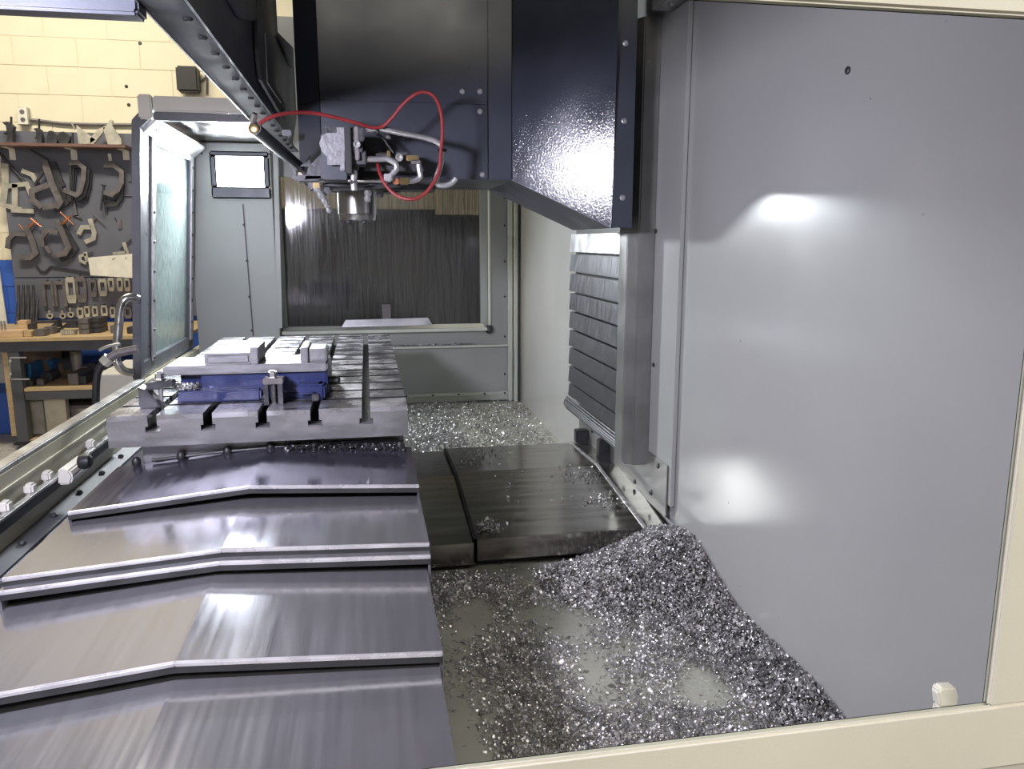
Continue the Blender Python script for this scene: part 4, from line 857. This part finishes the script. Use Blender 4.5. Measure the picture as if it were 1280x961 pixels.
def dens(x,y):
    d=.50*np.ones_like(x)+.25*g(x,y,.22,1.1,.15,.15)+.3*g(x,y,.28,1.35,.08,.2)+.3*g(x,y,.12,1.75,.05,.3)
    d+=1.2*g(x,y,.75,1.85,.20,.24)+1.0*np.exp(-((XW-x)/.14)**2)
    d+=.7*g(x,y,.55,1.25,.22,.10)+.8*g(x,y,.18,1.95,.12,.08)+.35*g(x,y,.33,1.45,.06,.25)+.45*g(x,y,.30,1.62,.10,.05)
    d-=.75*g(x,y,.235,1.80,.045,.06)+.8*g(x,y,.14,1.30,.045,.16)+.9*g(x,y,.665,1.39,.045,.05)+.55*g(x,y,.46,1.63,.05,.16)+.3*g(x,y,.40,1.72,.05,.10)+.4*g(x,y,.2,1.62,.04,.05)
    return np.clip(d,0.02,1)
r=np.random.default_rng(3)
nz=r.random((40,60))
def vnoise(x,y,s):
    u=np.clip((x+.1)*s,0,38.9); w=np.clip(y*s*.9,0,58.9); i=u.astype(int); j=w.astype(int); fu=u-i; fw=w-j
    fu=fu*fu*(3-2*fu); fw=fw*fw*(3-2*fw)
    i=np.minimum(i,38); j=np.minimum(j,58)
    return nz[i,j]*(1-fu)*(1-fw)+nz[i+1,j]*fu*(1-fw)+nz[i,j+1]*(1-fu)*fw+nz[i+1,j+1]*fu*fw
N=150000
x=r.uniform(.07,XW-.004,N); y=r.uniform(.66,2.12,N)
pn=.55*vnoise(x,y,22)+.45*vnoise(x,y,9)
keep=r.random(N) < np.clip(dens(x,y)*(.0+2.1*pn)-.26+.55*(dens(x,y)>.95),0,1)**1.4*.62
x,y=x[keep],y[keep]; h=height(x,y)
x,y,h=x,y,h
msk=~((y>2.04)&(x<.84)&(h<.02)); x,y,h=x[msk],y[msk],h[msk]
z=ZP+.001+h+r.uniform(0,.006,len(x))
chipmesh('metal_chips',np.stack([x,y,z],1),.0048,'chip','silver metal shavings heaped on the tray floor against grey wall',seed=5)
print('near chips',len(x))
# packed bed below the heap
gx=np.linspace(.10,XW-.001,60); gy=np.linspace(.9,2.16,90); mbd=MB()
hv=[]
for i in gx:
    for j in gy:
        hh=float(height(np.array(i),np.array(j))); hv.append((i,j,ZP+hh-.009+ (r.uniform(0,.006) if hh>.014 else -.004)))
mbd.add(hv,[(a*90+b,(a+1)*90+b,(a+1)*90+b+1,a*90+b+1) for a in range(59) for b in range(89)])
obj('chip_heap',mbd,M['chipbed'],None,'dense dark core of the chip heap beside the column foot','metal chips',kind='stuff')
# far chips on the pan
N=26000
x=r.uniform(.10,XW-.01,N); y=r.uniform(2.95,4.40,N)
d=np.clip(1.15-.7*np.clip((y-4.15)/.2,0,1)*np.clip((x-.45)/.2,0,1)-.75*np.clip((x-.70)/.12,0,1)*np.clip((4.1-y)/.2,.3,1),.05,1)*(.4+vnoise(x,y,12))
k=r.random(N)<d*np.where(x>.42,.40,.9); x,y=x[k],y[k]
chipmesh('metal_chips',np.stack([x,y,np.full(len(x),ZP+.001)+r.uniform(0,.008,len(x))],1),.007,'chip','silver metal shavings spread on the tray floor beyond the dark cover',seed=6)
# on the cross cover
def covz(y,dz=0): return np.interp(y,[2.045,2.53,2.90],[.448,.497,.483])+dz
cl_=[]
for cx,cy,s,n in ((.315,2.11,.022,170),(.34,2.66,.035,60),(.42,2.76,.04,60),(.70,2.25,.03,90),(.68,2.45,.04,60),(.45,2.35,.14,25),(.16,2.35,.05,6)):
    cl_+= [(a,b,float(covz(b))+.0015+ (r.uniform(0,.010) if s<.025 else 0)) for a,b in zip(r.normal(cx,s,n),r.normal(cy,s,n)) if .285<a<.755 and 2.05<b<2.88]
chipmesh('metal_chips',cl_,.0055,'chip','small clusters of shavings on the dark oily cover',seed=7)
# in front of the table foot and on far ledge, table top
c4=[(a,2.02-abs(b)*.03,.735+.02*r.random()*(a+.2)) for a,b in zip(r.uniform(-.22,.085,900),r.normal(0,.6,900))]
chipmesh('metal_chips',[(a,b,np.interp(a,[-.262,.10],[.745,.726])+.001+.012*max(0,(b-1.985)/.03)*r.random()) for a,b,c in c4],.0055,'chipshade','shavings on the way cover, coloured dark for the shade under the table edge',seed=8)  # shade below the table put into the chip colour
c5=[(a,YF-.03+b,.6805) for a,b in zip(r.uniform(.12,.60,420),r.uniform(-.015,.02,420))]
chipmesh('metal_chips',c5,.007,'chip','line of shavings on the far wall ledge',seed=9)
c6=[(a,b,.8515) for a,b in zip(r.uniform(-.50,-.44,160),r.uniform(2.10,2.14,160))]
chipmesh('metal_chips',[(a,2.09+.05*r.random(),.884+.012*r.random()) for a,b,c in c6],.006,'chip','shavings caught on the left flange of the blue vise',seed=10)
c7=[(a,b,float(np.interp(b,[1.1,1.42,1.69,2.0],[.664,.70,.735,.745]))+.0) for a,b in ()]
